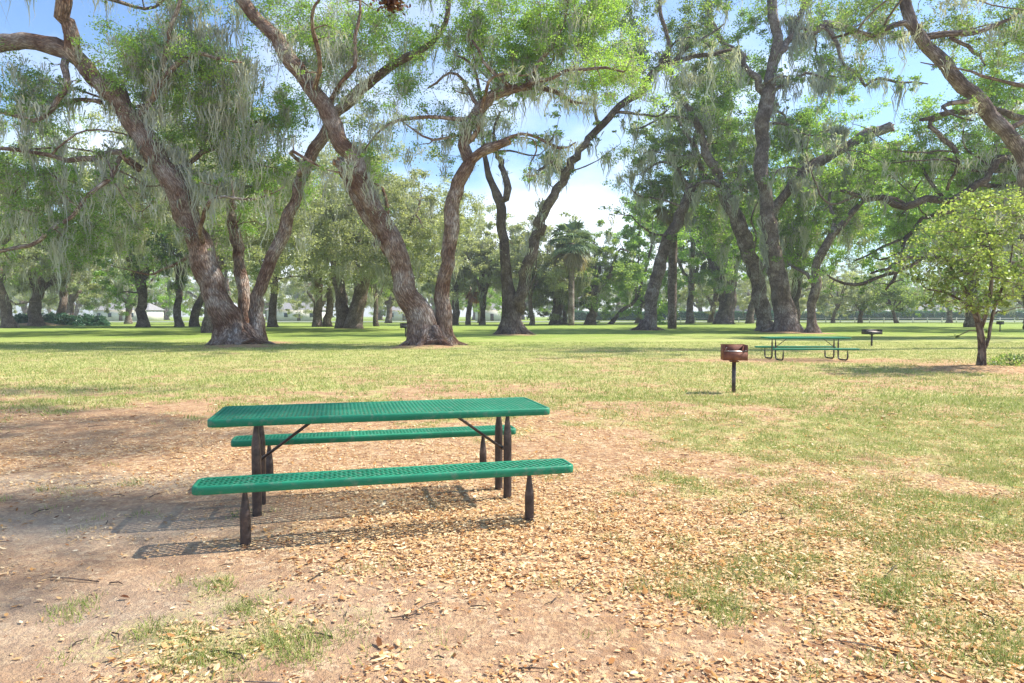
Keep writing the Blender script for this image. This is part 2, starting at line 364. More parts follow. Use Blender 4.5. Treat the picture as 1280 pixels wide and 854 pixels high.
def moss_mesh(name, roots, lens, width, mat, parent, nst=9, spread=.25):
    """hanging wisps: ribbons falling from each root"""
    n = len(roots)*nst
    r0 = np.repeat(roots, nst, 0); ln = np.repeat(lens, nst)*rng.uniform(.2, 1.15, n)
    off = rng.normal(size=(n, 3))*spread; off[:, 2] *= .5
    ln *= np.clip(1.25-np.linalg.norm(off[:, :2], axis=1)/(spread*1.9), .18, 1.1)
    top = r0+off; K = 5; tq = np.linspace(0, 1, K)
    yaw = rng.uniform(0, 6.28, n); side = np.stack([np.cos(yaw), np.sin(yaw), np.zeros(n)], 1)
    pull = -off*np.array([.55, .55, 0]); ph = rng.uniform(0, 6.28, n)
    wd = width*rng.uniform(.5, 1.4, n)
    Vs = []
    for k, q in enumerate(tq):
        c = top+pull*q+np.array([0, 0, -1])*(ln*q)[:, None]
        c[:, 0] += np.sin(q*7+ph)*ln*.07; c[:, 1] += np.cos(q*6+ph*1.7)*ln*.07
        ww = (wd*(.35+1.1*np.sin(np.pi*min(.15+q*.85, 1))) * (1-q*.75))[:, None]
        Vs += [c-side*ww*.5, c+side*ww*.5]
    V = np.stack(Vs, 1).reshape(-1, 3); base = np.arange(n)[:, None]*2*K
    F = np.vstack([base+np.array([[2*k, 2*k+1, 2*k+3, 2*k+2]]) for k in range(K-1)])
    tone = np.repeat(np.clip(np.repeat(rng.normal(.5, .2, len(roots)), nst)+rng.normal(0, .15, n), 0, 1), 2*K)
    return mesh_obj(name, V, F, mat, parent, attrs=dict(tone=tone))

SPR = .56
def make_tree(name, label, cat, group, D, stems, blobs, leaf=None, bark=None, leaf_mat=None, moss=1.0, minz=None, lpc=150, extra_moss=(),
              moss_len=1.3, side=14, world=False, lit=.5, WS=.76, cr=None, nx=1.3, back=None, far=False, FL=.55, nlimb=0):
    """stems: list of (kind, [(px,py,w[,dd])...]); blobs: (px,py,rx,ry,n[,dd[,tone]])"""
    s0 = stems[0][1][0]
    base = (np.array(s0[:3], float)*[1, 1, 0]) if world else ground_pt(s0[0], D)*[1, 1, 0]
    base[2] = 0
    root = empty(name, tuple(base), label=label, cat=cat, group=group)
    leaf_s = leaf or float(np.clip(.0031*D, .085, .34)); bark = bark or BARK_GREY; leaf_mat = leaf_mat or LEAF
    nodes = []; nr = []; mn = []
    for si, (kind, pl) in enumerate(stems):
        if world: pts = np.array([[p[0], p[1], p[2], p[3]] for p in pl], float)
        else: pts = np.array([[*P(p[0], p[1], D+(p[3] if len(p) > 3 else 0)), p[2]*WS/2*(D+(p[3] if len(p) > 3 else 0))/FPX] for p in pl], float)
        ground_stem = kind == 'trunk'
        if ground_stem: pts[0, 2] = -.25
        sp = smooth_path(pts, .3+.0035*D, jit=(.12 if kind != 'limb' else .3)*(1 if D > 25 or world else .3))
        sp[:, :3] -= base
        k = MB(); k.tube(sp[:, :3], sp[:, 3], n=side if sp[0, 3] > .12 else 9, lump=.16 if ground_stem else .13, lumps=2.2, seed=si+int(D), flare=FL if ground_stem else None)
        if ground_stem and not far and D > 15:
            rb = sp[0, 3]
            for q in range(7):
                a = 2*math.pi*q/7+rng.uniform(-.3, .3)+si; dx_, dy_ = math.cos(a), math.sin(a); L_ = rng.uniform(1.5, 2.3)
                k.tube([(sp[0, 0]+dx_*rb*f_, sp[0, 1]+dy_*rb*f_*.9, zz) for f_, zz in ((.55, rb*1.3), (.95, rb*.65), (1.35, rb*.28), (L_, .02), (L_*1.3, -.15))], [rb*.30, rb*.30, rb*.24, rb*.15, rb*.06], n=8, lump=.15, lumps=4, seed=q)
        nm = 'trunk' if ground_stem else ('broken_limb' if kind == 'stub' else 'limb')
        o_ = k.build(nm, bark, root, smooth=True)
        if kind == 'stub':
            e = MB(); d = sp[-1, :3]-sp[-3, :3]; d /= np.linalg.norm(d); r_ = sp[-1, 3]
            for q in range(9):
                off = rng.normal(size=3)*r_*.45; off -= d*(off@d)
                e.tube([sp[-1, :3]+off-d*.05, sp[-1, :3]+off+d*rng.uniform(.1, .5)*r_*2.0+rng.normal(size=3)*r_*.1], [r_*.42, r_*.08], n=5)
            e.build('splintered_end', WOOD_RAW, o_)
        nodes.append(sp[:, :3]); nr.append(sp[:, 3]); mn.append(np.full(len(sp), 1. if kind != 'stub' else 0.))
    NP = np.vstack(nodes); NR = np.concatenate(nr); OK = np.concatenate(mn)
    br = MB()
    if nlimb:
        cand = np.where((NR > .07) & (OK > 0) & (NP[:, 2] > (minz or 3.5)+1))[0]; xa, xr = [], []
        for q in range(nlimb):
            i0 = rng.choice(cand); p = NP[i0].copy(); r0 = float(np.clip(NR[i0]*.5, .05, .15)); ln_ = rng.uniform(3.5, 8)*(1+.006*D)
            a = rng.uniform(0, 6.28); d = np.array([math.cos(a)*1.2, math.sin(a)*.7, rng.uniform(.0, .6)]); d /= np.linalg.norm(d); ns = int(ln_/.55); pts = [p.copy()]; bend = rng.normal(size=3)*.16
            for z_ in range(ns):
                if z_ % 4 == 3: bend = rng.normal(size=3)*.22
                d = d+bend+rng.normal(size=3)*.13; d[2] -= .06*d[2]; d /= np.linalg.norm(d); p = p+d*.55; p[2] = max(p[2], 3.0); pts.append(p.copy())
            pts = np.array(pts); rr = np.linspace(r0, .022, len(pts))*(1+rng.normal(0, .08, len(pts)))
            br.tube(pts, rr, n=7, lump=.12, lumps=5); xa.append(pts); xr.append(rr)
        NP = np.vstack([NP]+xa); NR = np.concatenate([NR]+xr); OK = np.concatenate([OK, np.ones(len(NP)-len(OK))])
    C = []; T = []; bk = .055*D if back is None else back
    ppm = FPX/D
    for bl in blobs:
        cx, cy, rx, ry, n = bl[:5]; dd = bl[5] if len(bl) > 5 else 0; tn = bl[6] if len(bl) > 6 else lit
        if world: c0 = np.array(bl[0]); rad = np.array(bl[1]); n = bl[2]; tn = bl[3] if len(bl) > 3 and bl[3] is not None else lit
        else:
            c0 = P(cx, cy, D+dd+bk); rxm, rym = rx/ppm, ry/ppm; rad = np.array([rxm, min(max(rxm*.8, 1.5), 5.5), rym])
        n = int(n*nx)
        u = rng.normal(size=(n, 3))*SPR
        u *= np.minimum(1, 2.0/(np.linalg.norm(u, axis=1)+1e-9))[:, None]
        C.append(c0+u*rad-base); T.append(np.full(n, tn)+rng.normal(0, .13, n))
    C = np.vstack(C); T = np.concatenate(T); LS = np.ones(len(C))
    if not far:      # side shoots all along the limbs
        thin = np.where((NR < .22) & (OK > 0) & (NP[:, 2] > (minz or 3.5)))[0]
        ne = int(len(thin)*.75)
        if ne:
            pk = NP[rng.choice(thin, ne)]; dr = rng.normal(size=(ne, 3)); dr[:, 2] += .3; dr /= np.linalg.norm(dr, axis=1)[:, None]
            C = np.vstack([C, pk+dr*(rng.uniform(.25, 1, ne)*(.5+.018*D))[:, None]]); T = np.concatenate([T, np.full(ne, lit)]); LS = np.concatenate([LS, rng.uniform(.1, .6, ne)])
    if minz is None: minz = 3.5
    okn = np.where((OK > 0) & (NP[:, 2] > minz))[0]
    NPa = np.zeros((len(C)*7+len(okn), 3)); NRa = np.zeros(len(NPa)); cnt = len(okn)
    NPa[:cnt] = NP[okn]; NRa[:cnt] = NR[okn]
    dist0 = np.sqrt(((C[:, None]-NPa[None, :cnt:2])**2).sum(2)).min(1)
    order = np.argsort(dist0)
    for ci in order:
        c = C[ci]; dv = NPa[:cnt]-c; dd2 = np.sqrt((dv**2).sum(1))+np.maximum(0, dv[:, 2])*.35
        k = int(np.argmin(dd2)); p = NPa[k]; d = np.linalg.norm(c-p)
        if d < .25: continue
        r0 = min(NRa[k]*.75, .02+.028*d); ns = int(np.clip(d/.6, 3, 6))
        mid = p+(c-p)*rng.uniform(.35, .6)+rng.normal(size=3)*d*.14+np.array([0, 0, d*.10])
        q = np.linspace(0, 1, ns+1)[:, None]; pts = (1-q)**2*p+2*q*(1-q)*mid+q*q*c
        pts[1:-1] += rng.normal(size=(ns-1, 3))*d*.035
        rr = np.linspace(r0, max(.012, r0*.35), ns+1)
        br.tube(pts, rr, n=5 if r0 > .05 else 4, cap=False)
        NPa[cnt:cnt+ns] = pts[1:]; NRa[cnt:cnt+ns] = rr[1:]; cnt += ns
    # leaves: every cluster carries a few twigs, each ending in a tight tuft
    cr = cr or (.34+.0062*D if not world else .8)
    nsub = 5; nC = len(C); csz = rng.uniform(.6, 1.35, nC)*LS
    d_ = rng.normal(size=(nC, nsub, 3)); d_ /= np.linalg.norm(d_, axis=2)[..., None]
    sub = C[:, None]+d_*np.array([1.3, 1.3, .7])*(cr*csz)[:, None, None]*rng.uniform(.35, 1.15, (nC, nsub, 1))
    a_ = np.repeat(C, nsub, 0); b_ = sub.reshape(-1, 3)
    if not far:
        mid_ = (a_+b_)/2+rng.normal(size=a_.shape)*cr*.12; w_ = max(.006, .00028*D)
        up_ = np.cross(b_-a_, rng.normal(size=a_.shape)); up_ /= np.linalg.norm(up_, axis=1)[:, None]+1e-9; up2 = np.cross(b_-a_, up_); up2 /= np.linalg.norm(up2, axis=1)[:, None]+1e-9
        tv = []
        for c_, ww in ((a_, w_), (mid_, w_*.8), (b_, w_*.4)):
            for an in (0, 2.094, 4.189): tv.append(c_+(up_*math.cos(an)+up2*math.sin(an))*ww)
        tv = np.stack(tv, 1).reshape(-1, 3); ti = np.arange(len(a_))[:, None]*9
        tf = np.vstack([ti+np.array([[q*3+k_, q*3+(k_+1) % 3, q*3+3+(k_+1) % 3, q*3+3+k_]]) for q in range(2) for k_ in range(3)])
        br.add(tv, tf)
    if br.n: br.build('branches', bark, root, smooth=True)
    nl = rng.poisson(lpc/nsub*rng.uniform(.35, 1.6, nC*nsub)*np.repeat(LS, nsub)); idx = np.repeat(np.arange(nC*nsub), nl)
    LC = b_[idx]+rng.normal(size=(len(idx), 3))*np.array([.36, .36, .26])*cr*np.repeat(csz, nsub)[idx][:, None]
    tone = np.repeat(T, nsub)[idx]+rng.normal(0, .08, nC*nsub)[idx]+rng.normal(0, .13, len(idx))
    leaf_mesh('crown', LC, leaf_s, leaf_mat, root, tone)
    # moss
    if moss > 0:
        cand = NPa[:cnt][NPa[:cnt, 2] > minz+.5]
        n = int(len(C)*.50*moss); pick = cand[rng.integers(0, len(cand), n)]
        lens = rng.gamma(2.4, moss_len/3.4, n)
        rts = [pick-np.array([0, 0, .05])]; lns = [lens]
        for (mx_, my_, rx, ry, nn, ml) in extra_moss:
            nn = max(3, int(nn*.6)); q = rng.normal(size=(nn, 2))*.55; 
            mp_ = np.array([P(mx_+a*rx, my_+b_*ry, D+rng.uniform(-.8, .5)) for a, b_ in q])-base
            # hang each clump from the nearest wood above it
            for e in range(nn):
                dv = NPa[:cnt]-mp_[e]; dn = np.sqrt((dv**2).sum(1)); k = int(np.argmin(dn))
                if dn[k] > .6: mp_[e] = NPa[k]+(mp_[e]-NPa[k])*(.6/dn[k])
            rts.append(mp_); lns.append(rng.gamma(3, ml/3.8, nn))
        rts = np.vstack(rts); lns = np.concatenate(lns); lns = np.minimum(lns, np.maximum(rts[:, 2]-2.0, .3))
        moss_mesh('hanging_moss', rts, lns, float(np.clip(.0013*D, .03, .12)), MOSS, root, nst=22, spread=.20+.0022*D)
    return root
def S(k, *p): return (k, list(p))

OAKG = 'large live oaks spreading over the lawn'
D1 = depth(432)
make_tree('live_oak', 'massive live oak leaning left, three moss draped trunks, left of the picnic table', 'tree', OAKG, D1, [
 S('trunk', (296,436,52),(290,415,46),(280,385,43),(268,350,42),(252,310,40),(236,270,38),(215,225,38),(190,185,36),(168,155,34),(145,120,31),(120,92,28),(98,74,26),(70,60,27),(35,52,27),(0,56,26),(-40,75,22),(-90,110,17),(-140,150,10)),
 S('trunk', (319,430,26,.6),(322,395,23,.8),(333,350,21,1),(350,300,20,1.3),(368,250,19,1.6),(385,205,19,2),(402,165,19,2),(420,140,18,2),(445,118,18,2.4),(475,92,15,2.8),(505,72,12,3),(532,62,10,3),(548,45,8,3),(560,15,8,3),(558,-30,6,3),(570,-80,3,3)),
 S('trunk', (306,412,22,3),(304,370,20,3.4),(298,320,19,4),(292,270,16,4.5),(288,220,12,5),(280,170,7,5)),
 S('limb', (102,80,22),(95,45,22,-.3),(90,10,22,-.6),(85,-40,18,-1),(95,-110,13,-1.5),(120,-180,6,-2)),
 S('limb', (82,72,12),(86,105,10,-.5),(66,135,8,-1),(40,152,7,-1.4),(0,140,5,-2),(-40,135,3,-2)),
 S('limb', (125,128,8),(100,127,6,.5),(74,131,4,1)),
 S('limb', (176,212,13),(150,194,10,-.5),(112,198,9,-1),(80,200,8,-1.5),(45,190,7,-2),(0,184,6,-2.2),(-50,190,4,-2.5)),
 S('limb', (150,196,7,-.5),(133,222,7,-1),(110,250,7,-1.3),(80,277,7,-1.5),(45,300,7,-2),(0,317,6,-2.4),(-40,322,3,-2.5)),
 S('limb', (175,150,12),(205,100,9,-.8),(240,66,7,-1.3),(268,72,5,-1.5),(302,78,3,-1.8)),
 S('limb', (203,104,8,-.8),(213,50,7,-1),(225,0,7,-1.3),(232,-60,4,-1.5)),
 S('limb', (215,210,11,.3),(255,190,8,1.4),(290,160,7,2.2),(330,150,4,3)),
 ], [
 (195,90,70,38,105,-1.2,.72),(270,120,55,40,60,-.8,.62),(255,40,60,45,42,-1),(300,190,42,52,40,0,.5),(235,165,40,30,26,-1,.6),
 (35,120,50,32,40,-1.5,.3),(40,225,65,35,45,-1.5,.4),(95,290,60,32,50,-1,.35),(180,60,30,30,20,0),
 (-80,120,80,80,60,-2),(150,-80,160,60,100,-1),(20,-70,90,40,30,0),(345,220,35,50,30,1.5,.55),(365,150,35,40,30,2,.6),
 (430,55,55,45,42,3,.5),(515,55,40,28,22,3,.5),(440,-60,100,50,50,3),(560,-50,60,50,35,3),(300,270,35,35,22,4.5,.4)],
 bark=BARK_RED, leaf_mat=LEAF_BRIGHT, lit=.4, nlimb=14, moss=1.5, moss_len=1.7,
 extra_moss=((205,190,35,45,46,2.3),(250,230,30,30,30,2.6),(290,110,50,60,60,2.0),(230,20,70,30,50,2.2),(290,210,26,30,30,3.0),(160,150,30,30,24,1.8),(40,110,50,30,26,1.5),(330,110,40,40,20,1.6)))
D2 = depth(433)
make_tree('live_oak', 'tall forked live oak behind the near picnic table, with a broken off limb', 'tree', OAKG, D2, [
 S('trunk', (535,438,50),(528,412,46),(518,380,40),(500,335,36),(483,295,33),(465,255,31),(447,220,30),(428,180,28),(405,135,27),(380,98,26),(352,60,24),(325,25,21),(305,0,20),(280,-40,16),(262,-90,12),(250,-150,6)),
 S('trunk', (556,430,32,.5),(556,395,26,.5),(556,360,24,.5),(562,320,24,.6),(568,285,24,.7),(570,250,24,.8),(578,215,23,.8),(586,202,22,.8),(582,180,20,.8),(584,158,19,.9),(597,138,18,1),(615,122,17,1),(640,112,14,1),(665,108,12,1),(692,113,8,.8),(714,127,5,.6),(735,130,3,.4)),
 S('stub', (585,205,18,.8),(600,193,17,.6),(618,184,15,.4),(636,177,12,.3)),
 S('stub', (505,345,24,.7),(480,300,24,1),(455,262,24,1.3),(432,216,22,1.6),(425,203,20,1.6)),
 S('trunk', (525,424,18,2.6),(512,380,16,3),(500,345,15,3),(492,310,12,3.4),(485,270,8,4),(478,235,5,4)),
 S('limb', (662,108,9,1),(672,85,7,1),(690,60,6,1),(705,30,4,1),(715,-10,3,1)),
 S('limb', (640,112,8,1),(622,95,6,.5),(604,75,5,.2),(590,50,3,0)),
 S('limb', (598,137,8,1),(600,110,6,1.5),(590,80,4,2),(572,70,3,2)),
 S('limb', (598,188,6,.7),(640,170,5,.3),(675,172,5,0),(700,186,4,-.3),(720,178,3,-.5)),
 S('limb', (583,165,6,.9),(555,174,4,1),(530,168,4,1.2),(500,150,2,1.5)),
 S('limb', (600,135,7,1),(578,100,6,1.4),(560,92,4,1.6),(535,110,3,1.8)),
 S('limb', (405,138,9),(418,110,8,-.4),(440,85,7,-.8),(445,40,6,-1),(450,0,4,-1)),
 S('limb', (655,110,8,1),(700,95,6,0),(745,85,5,-.5),(780,90,3,-1)),
 ], [
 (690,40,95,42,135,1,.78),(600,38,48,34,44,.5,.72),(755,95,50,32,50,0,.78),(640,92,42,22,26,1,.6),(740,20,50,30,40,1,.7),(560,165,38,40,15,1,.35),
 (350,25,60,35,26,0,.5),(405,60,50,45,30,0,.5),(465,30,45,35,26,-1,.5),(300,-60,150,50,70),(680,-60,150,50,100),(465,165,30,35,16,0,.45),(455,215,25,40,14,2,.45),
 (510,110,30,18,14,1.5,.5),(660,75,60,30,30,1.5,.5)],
 bark=BARK_RED, leaf_mat=LEAF_BRIGHT, lit=.42, nlimb=11, moss=1.15, moss_len=1.25, extra_moss=((420,80,40,50,44,1.9),(460,150,26,40,26,1.4),(590,150,30,20,10,.8),(480,240,20,50,20,1.2),(700,110,40,16,14,.8),(360,60,30,30,16,1.2)))
D3 = depth(418.5)
make_tree('live_oak', 'slender live oak forked into a V in the middle of the lawn', 'tree', OAKG, D3, [
 S('trunk', (640,421,36),(640,402,31),(641,380,27),(634,345,18),(629,300,17),(623,255,17),(614,228,12),(608,205,9),(603,170,6),(600,130,3)),
 S('limb', (643,392,22),(655,350,19),(664,315,18),(676,275,17),(690,240,15),(705,215,14),(722,193,13),(745,165,12),(775,135,11),(800,112,11),(820,88,10),(850,76,8),(885,68,7),(915,62,4)),
 S('limb', (624,252,13),(630,225,11,.4),(627,200,9,.8),(617,180,6,1),(625,140,3,1)),
 S('limb', (748,162,7),(743,138,5),(746,115,3)),
 S('limb', (826,84,8),(836,52,7),(828,22,6),(822,-20,4)),
 S('limb', (838,80,7),(860,58,5),(885,46,4),(905,30,2)),
 S('limb', (705,215,7),(690,200,6,-.5),(672,214,4,-.8)),
 ], [(790,75,45,30,34,0,.55),(865,35,45,30,26),(870,95,45,28,30),(685,208,16,8,5),(615,150,25,22,6),(850,-40,110,40,50),(780,15,30,30,16,0,.6),(700,200,14,14,4)],
 bark=BARK_DARK, nlimb=5, moss=1.5, moss_len=1.8, extra_moss=((688,212,18,14,18,2.6),(670,262,10,30,16,2.4),(860,90,30,20,22,2.5),(660,310,8,30,12,2)))
D4 = depth(413)
make_tree('live_oak', 'live oak trunk leaning right beside a palm, right of the gap of open sky', 'tree', OAKG, D4, [
 S('trunk', (808,416,24),(812,395,20),(818,360,20),(828,320,19),(842,285,19),(855,255,18),(866,235,16),(882,226,12),(905,226,9),(935,240,5)),
 S('limb', (864,238,9),(850,216,6),(828,203,4),(800,218,2)),
 S('limb', (870,232,10),(872,200,8),(862,170,6),(840,145,4),(800,160,3)),
 ], [(830,185,42,26,40),(805,235,24,26,20),(850,145,45,24,36,0,.6),(900,180,38,34,34),(885,255,20,22,12,0,.6),(835,240,20,20,14)],
 bark=BARK_GREY, nlimb=7, moss=1.5, moss_len=2.2, extra_moss=((800,200,20,30,20,3.0),(870,260,16,20,14,3)))
D5 = depth(415.5)
make_tree('live_oak', 'tall live oak with purplish grey trunk standing right behind the far picnic table', 'tree', OAKG, D5, [
 S('trunk', (984,419,40),(981,400,38),(978,375,34),(970,330,31),(962,290,27),(956,250,24),(953,215,24),(955,180,24),(957,145,25),(960,115,24),(968,80,20),(970,45,18),(966,10,17),(962,-40,14),(965,-100,8)),
 S('trunk', (958,414,26,6),(952,370,27,6),(943,330,27,5.5),(928,290,28,5),(912,255,25,5),(898,220,20,5),(884,190,15,5),(870,150,11,5),(850,120,8,5),(838,95,4,5)),
 S('limb', (957,118,14),(945,95,12),(925,70,11),(905,48,10),(892,25,9),(887,0,8),(880,-40,5)),
 S('limb', (968,78,13),(985,50,11),(998,25,10),(1005,0,8),(1010,-40,4)),
 S('limb', (985,52,10),(1015,34,11),(1045,30,12),(1065,38,12),(1085,46,11),(1105,40,9),(1128,42,7)),
 S('limb', (1032,34,9),(1045,60,8),(1055,80,7),(1075,95,6),(1083,108,5),(1100,100,5),(1130,102,4),(1160,105,2)),
 S('limb', (963,118,7),(990,100,6),(1015,92,5),(1042,102,3)),
 S('stub', (960,280,14,2),(985,236,17,2),(1018,205,18,1.5),(1060,180,18,1),(1090,166,18,.5),(1114,158,17,0)),
 S('limb', (912,258,10,5),(900,235,9,4),(880,228,7,4),(860,236,4,4)),
 ], [(900,130,55,42,50,3,.55),(925,190,42,40,40,3,.55),(1000,170,50,36,55,2,.55),(1040,225,50,30,42,1,.6),(1000,275,40,42,44,2,.5),(900,290,24,30,16,5),(1010,58,50,30,26),(925,35,40,30,12),
     (980,-60,150,50,100),(1060,18,60,22,16),(1060,110,40,18,12,0,.65),(920,90,45,25,26,2,.5),(1000,330,30,25,14,3,.45)],
 bark=BARK_GREY, moss=1.7, moss_len=2.2, WS=.68, FL=.28, leaf_mat=LEAF_BRIGHT, lit=.45, nlimb=16, extra_moss=((1060,165,40,8,34,2.0),(985,35,30,30,30,3),(920,280,16,40,40,2.2),(1000,260,30,40,40,3.4),(880,110,36,30,36,2.6),(1020,110,40,16,20,2)))
D6 = depth(417)
make_tree('live_oak', 'thin bare stemmed live oak curving right, just right of the purplish grey trunk', 'tree', OAKG, D6, [
 S('trunk', (1014,420,17),(1015,395,14),(1017,365,15),(1024,335,14),(1035,305,13),(1052,280,11),(1070,260,9),(1088,240,6),(1100,215,4)),
 S('limb', (1018,360,7),(1000,340,5,1),(985,330,3,2)),
 S('limb', (1036,303,8),(1040,275,6,1),(1038,240,4,2)),
 ], [(1095,200,45,28,44,0,.6),(1050,255,30,24,20,1,.65),(1060,300,24,22,10,1,.6)], bark=BARK_GREY, moss=1.3, moss_len=2)
make_tree('live_oak', 'live oak at the right edge with long dark limbs sweeping low over the lawn', 'tree', OAKG, 48, [
 S('trunk', (1400,424,60),(1390,380,50),(1372,325,45),(1352,262,38),(1342,215,32),(1330,120,22),(1320,40,12)),
 S('limb', (1356,270,24),(1310,222,19),(1270,198,14),(1240,215,12),(1210,240,12),(1180,248,11),(1140,255,11),(1105,252,10),(1075,245,9),(1050,238,4)),
 S('limb', (1343,220,18),(1300,165,12,-1),(1255,142,10,-2),(1215,142,10,-2),(1175,146,9,-2),(1150,150,5,-2)),
 S('limb', (1175,147,8,-2),(1166,163,8,-2),(1192,182,8,-2),(1196,208,6,-2),(1184,238,5,-1)),
 S('limb', (1375,335,18),(1320,332,13,-1),(1260,332,10,-2),(1200,326,8,-3),(1160,322,8,-3),(1130,335,7,-3),(1100,348,6,-3),(1070,355,5,-3),(1045,350,4,-3),(1028,338,2,-3)),
 S('limb', (1162,322,6,-3),(1135,322,5,-3),(1108,335,5,-3),(1088,342,3,-3)),
 S('limb', (1130,335,6,-3),(1118,350,5,-3),(1107,363,3,-3)),
 S('limb', (1300,260,9,1),(1240,258,8,1),(1185,266,6,1),(1152,272,6,1),(1142,292,5,1),(1110,303,4,1),(1085,318,3,1),(1068,326,2,1)),
 S('limb', (1150,280,5,1),(1132,300,5,.5),(1128,315,4,0),(1100,325,3,0)),
 S('limb', (1206,241,7),(1225,228,7,.7),(1262,232,6,1.2),(1285,222,4,2)),
 S('limb', (1180,248,6),(1160,225,5,1),(1150,205,4,2),(1120,195,3,3)),
 ], [(1180,190,60,20,46,0,.7),(1240,110,48,45,60,-1,.65),(1235,215,50,22,36,0,.6),(1120,285,34,20,12,0,.6),(1120,212,36,18,22,0,.65),(1260,170,34,40,36,1,.6),
     (1340,50,100,100,80),(1210,282,45,14,14,0,.5),(1170,150,30,18,16,-2,.65),(1360,200,70,60,50),(1280,330,50,20,20)],
 bark=BARK_DARK, leaf_mat=LEAF_BRIGHT, nlimb=20, moss=.9, moss_len=1.3, extra_moss=((1265,260,16,60,40,3.5),(1215,200,40,20,16,1.4)))
make_tree('live_oak', 'leaning live oak whose trunk crosses the top right corner of the view', 'tree', OAKG, 33, [
 S('trunk', (1345,437,50),(1335,400,40),(1322,350,34),(1310,290,30),(1295,240,27),(1278,200,25),(1255,165,23),(1235,135,22),(1205,105,21),(1180,80,20),(1160,58,19),(1143,35,18),(1135,10,18),(1128,-30,15),(1115,-90,8)),
 S('limb', (1152,48,12),(1180,47,10),(1215,42,8),(1250,30,6),(1288,12,4),(1320,5,3)),
 S('limb', (1188,47,7),(1212,58,6),(1226,70,4),(1232,82,2)),
 S('limb', (1142,38,10),(1115,35,8),(1090,46,8),(1066,40,5),(1040,48,3)),
 ], [(1205,30,60,20,18,0,.55),(1262,45,40,26,26,0,.6),(1130,-55,150,40,80),(1095,12,46,20,14),(1275,5,40,30,16),(1070,80,30,16,6)],
 bark=BARK_GREY, nlimb=5, moss=.7, moss_len=1.0, extra_moss=((1110,40,40,12,14,1.0),))
D10 = depth(461)
make_tree('small_tree', 'small young tree with yellow green leaves on the right, standing in a bare leafy patch', 'tree', None, D10, [
 S('trunk', (1227,464,15),(1228,440,12),(1226,415,12),(1220,390,11),(1210,368,8),(1195,345,5),(1180,320,3)),
 S('limb', (1228,440,8,.05),(1235,422,7,.15),(1242,395,6,.2),(1250,368,5,.2),(1262,335,4,.2),(1266,300,2,.2)),
 S('limb', (1226,412,8),(1234,385,7,-.2),(1238,350,6,-.3),(1236,310,4,-.3),(1230,275,3,-.3)),
 S('limb', (1222,398,6),(1205,378,5,.2),(1180,365,4,.3),(1160,362,3,.4)),
 ], [(1215,300,50,40,80,0,.62),(1175,350,28,24,40,0,.4),(1250,345,40,36,60,0,.6),(1215,365,34,18,30,0,.35),(1255,270,34,28,36,0,.65),(1200,260,32,20,24,0,.7),(1290,320,30,50,40),(1170,305,24,22,20,0,.6)],
 leaf=.10, bark=BARK_PALE, leaf_mat=LEAF_YELLOW, moss=.25, minz=1.1, lpc=52, side=10, moss_len=.5, cr=.24, WS=.62, nx=.62, back=0)

# the oak over the camera's right shoulder whose high crown shades the bare dirt on the left
def over(tx, ty, z): return (tx+.81*z, ty+.21*z, z)
SH = make_tree('live_oak', 'high limbed live oak out of view behind, a dead brown sprig of it hanging into the top of the picture', 'tree', OAKG, 12, [
 S('trunk', (9.5, -4.5, 0, .6), (9.3, -4.2, 2, .5), (9, -3.8, 4.5, .45), (8.3, -3, 6.5, .38), (7, -1.8, 8, .32), (5, 1.2, 8.8, .24), (3, 4.5, 9.4, .17), (1.6, 8, 10, .12), (2, 11, 10.5, .06)),
 S('limb', (1.7, 7.4, 9.9, .10), (.9, 8.2, 9.2, .06), (-.4, 8.4, 8, .035), (-1.2, 8.1, 6.6, .02), (-1.41, 8, 5.7, .01), (-1.42, 8, 5.45, .008)),
 S('limb', (8.5, -3.2, 6.2, .26), (11, -6, 8.5, .18), (14, -9, 10, .08)),
 ], [(over(-7.2, 9.4, 10.5), (3.0, 1.7, .8), 55, None, 0), (over(-4.9, 8.3, 10.5), (1.6, .9, .6), 22, None, 0), (over(-3.3, 5.35, 9), (1.5, .5, .4), 34, None, 0), (over(-3.2, 3.7, 9), (.8, .5, .4), 8, None, 0),
     (over(-11, 10, 11), (2.5, 2.5, 1), 40, None, 0), (over(-9.5, 14.0, 11.5), (2.5, .6, .5), 20, None, 0), ((12, -7, 10), (4, 4, 1.5), 60, None, 0)], world=True, leaf=.075, bark=BARK_GREY, moss=0, minz=7.6, lpc=220, cr=.6, nx=1.0, WS=1)
SH['label'] = 'high limbed live oak behind the viewer, its dead brown sprig hanging into the top'
pc = P(489, 3, 8)-np.array(SH.location); Cc = pc+rng.normal(size=(420, 3))*np.array([.075, .06, .045]); Cc[:, 2] += (Cc[:, 0]-pc[0])*-.2
leaf_mesh('dead_leaf_sprig', Cc, .05, LEAF_DEAD_BROWN, SH)

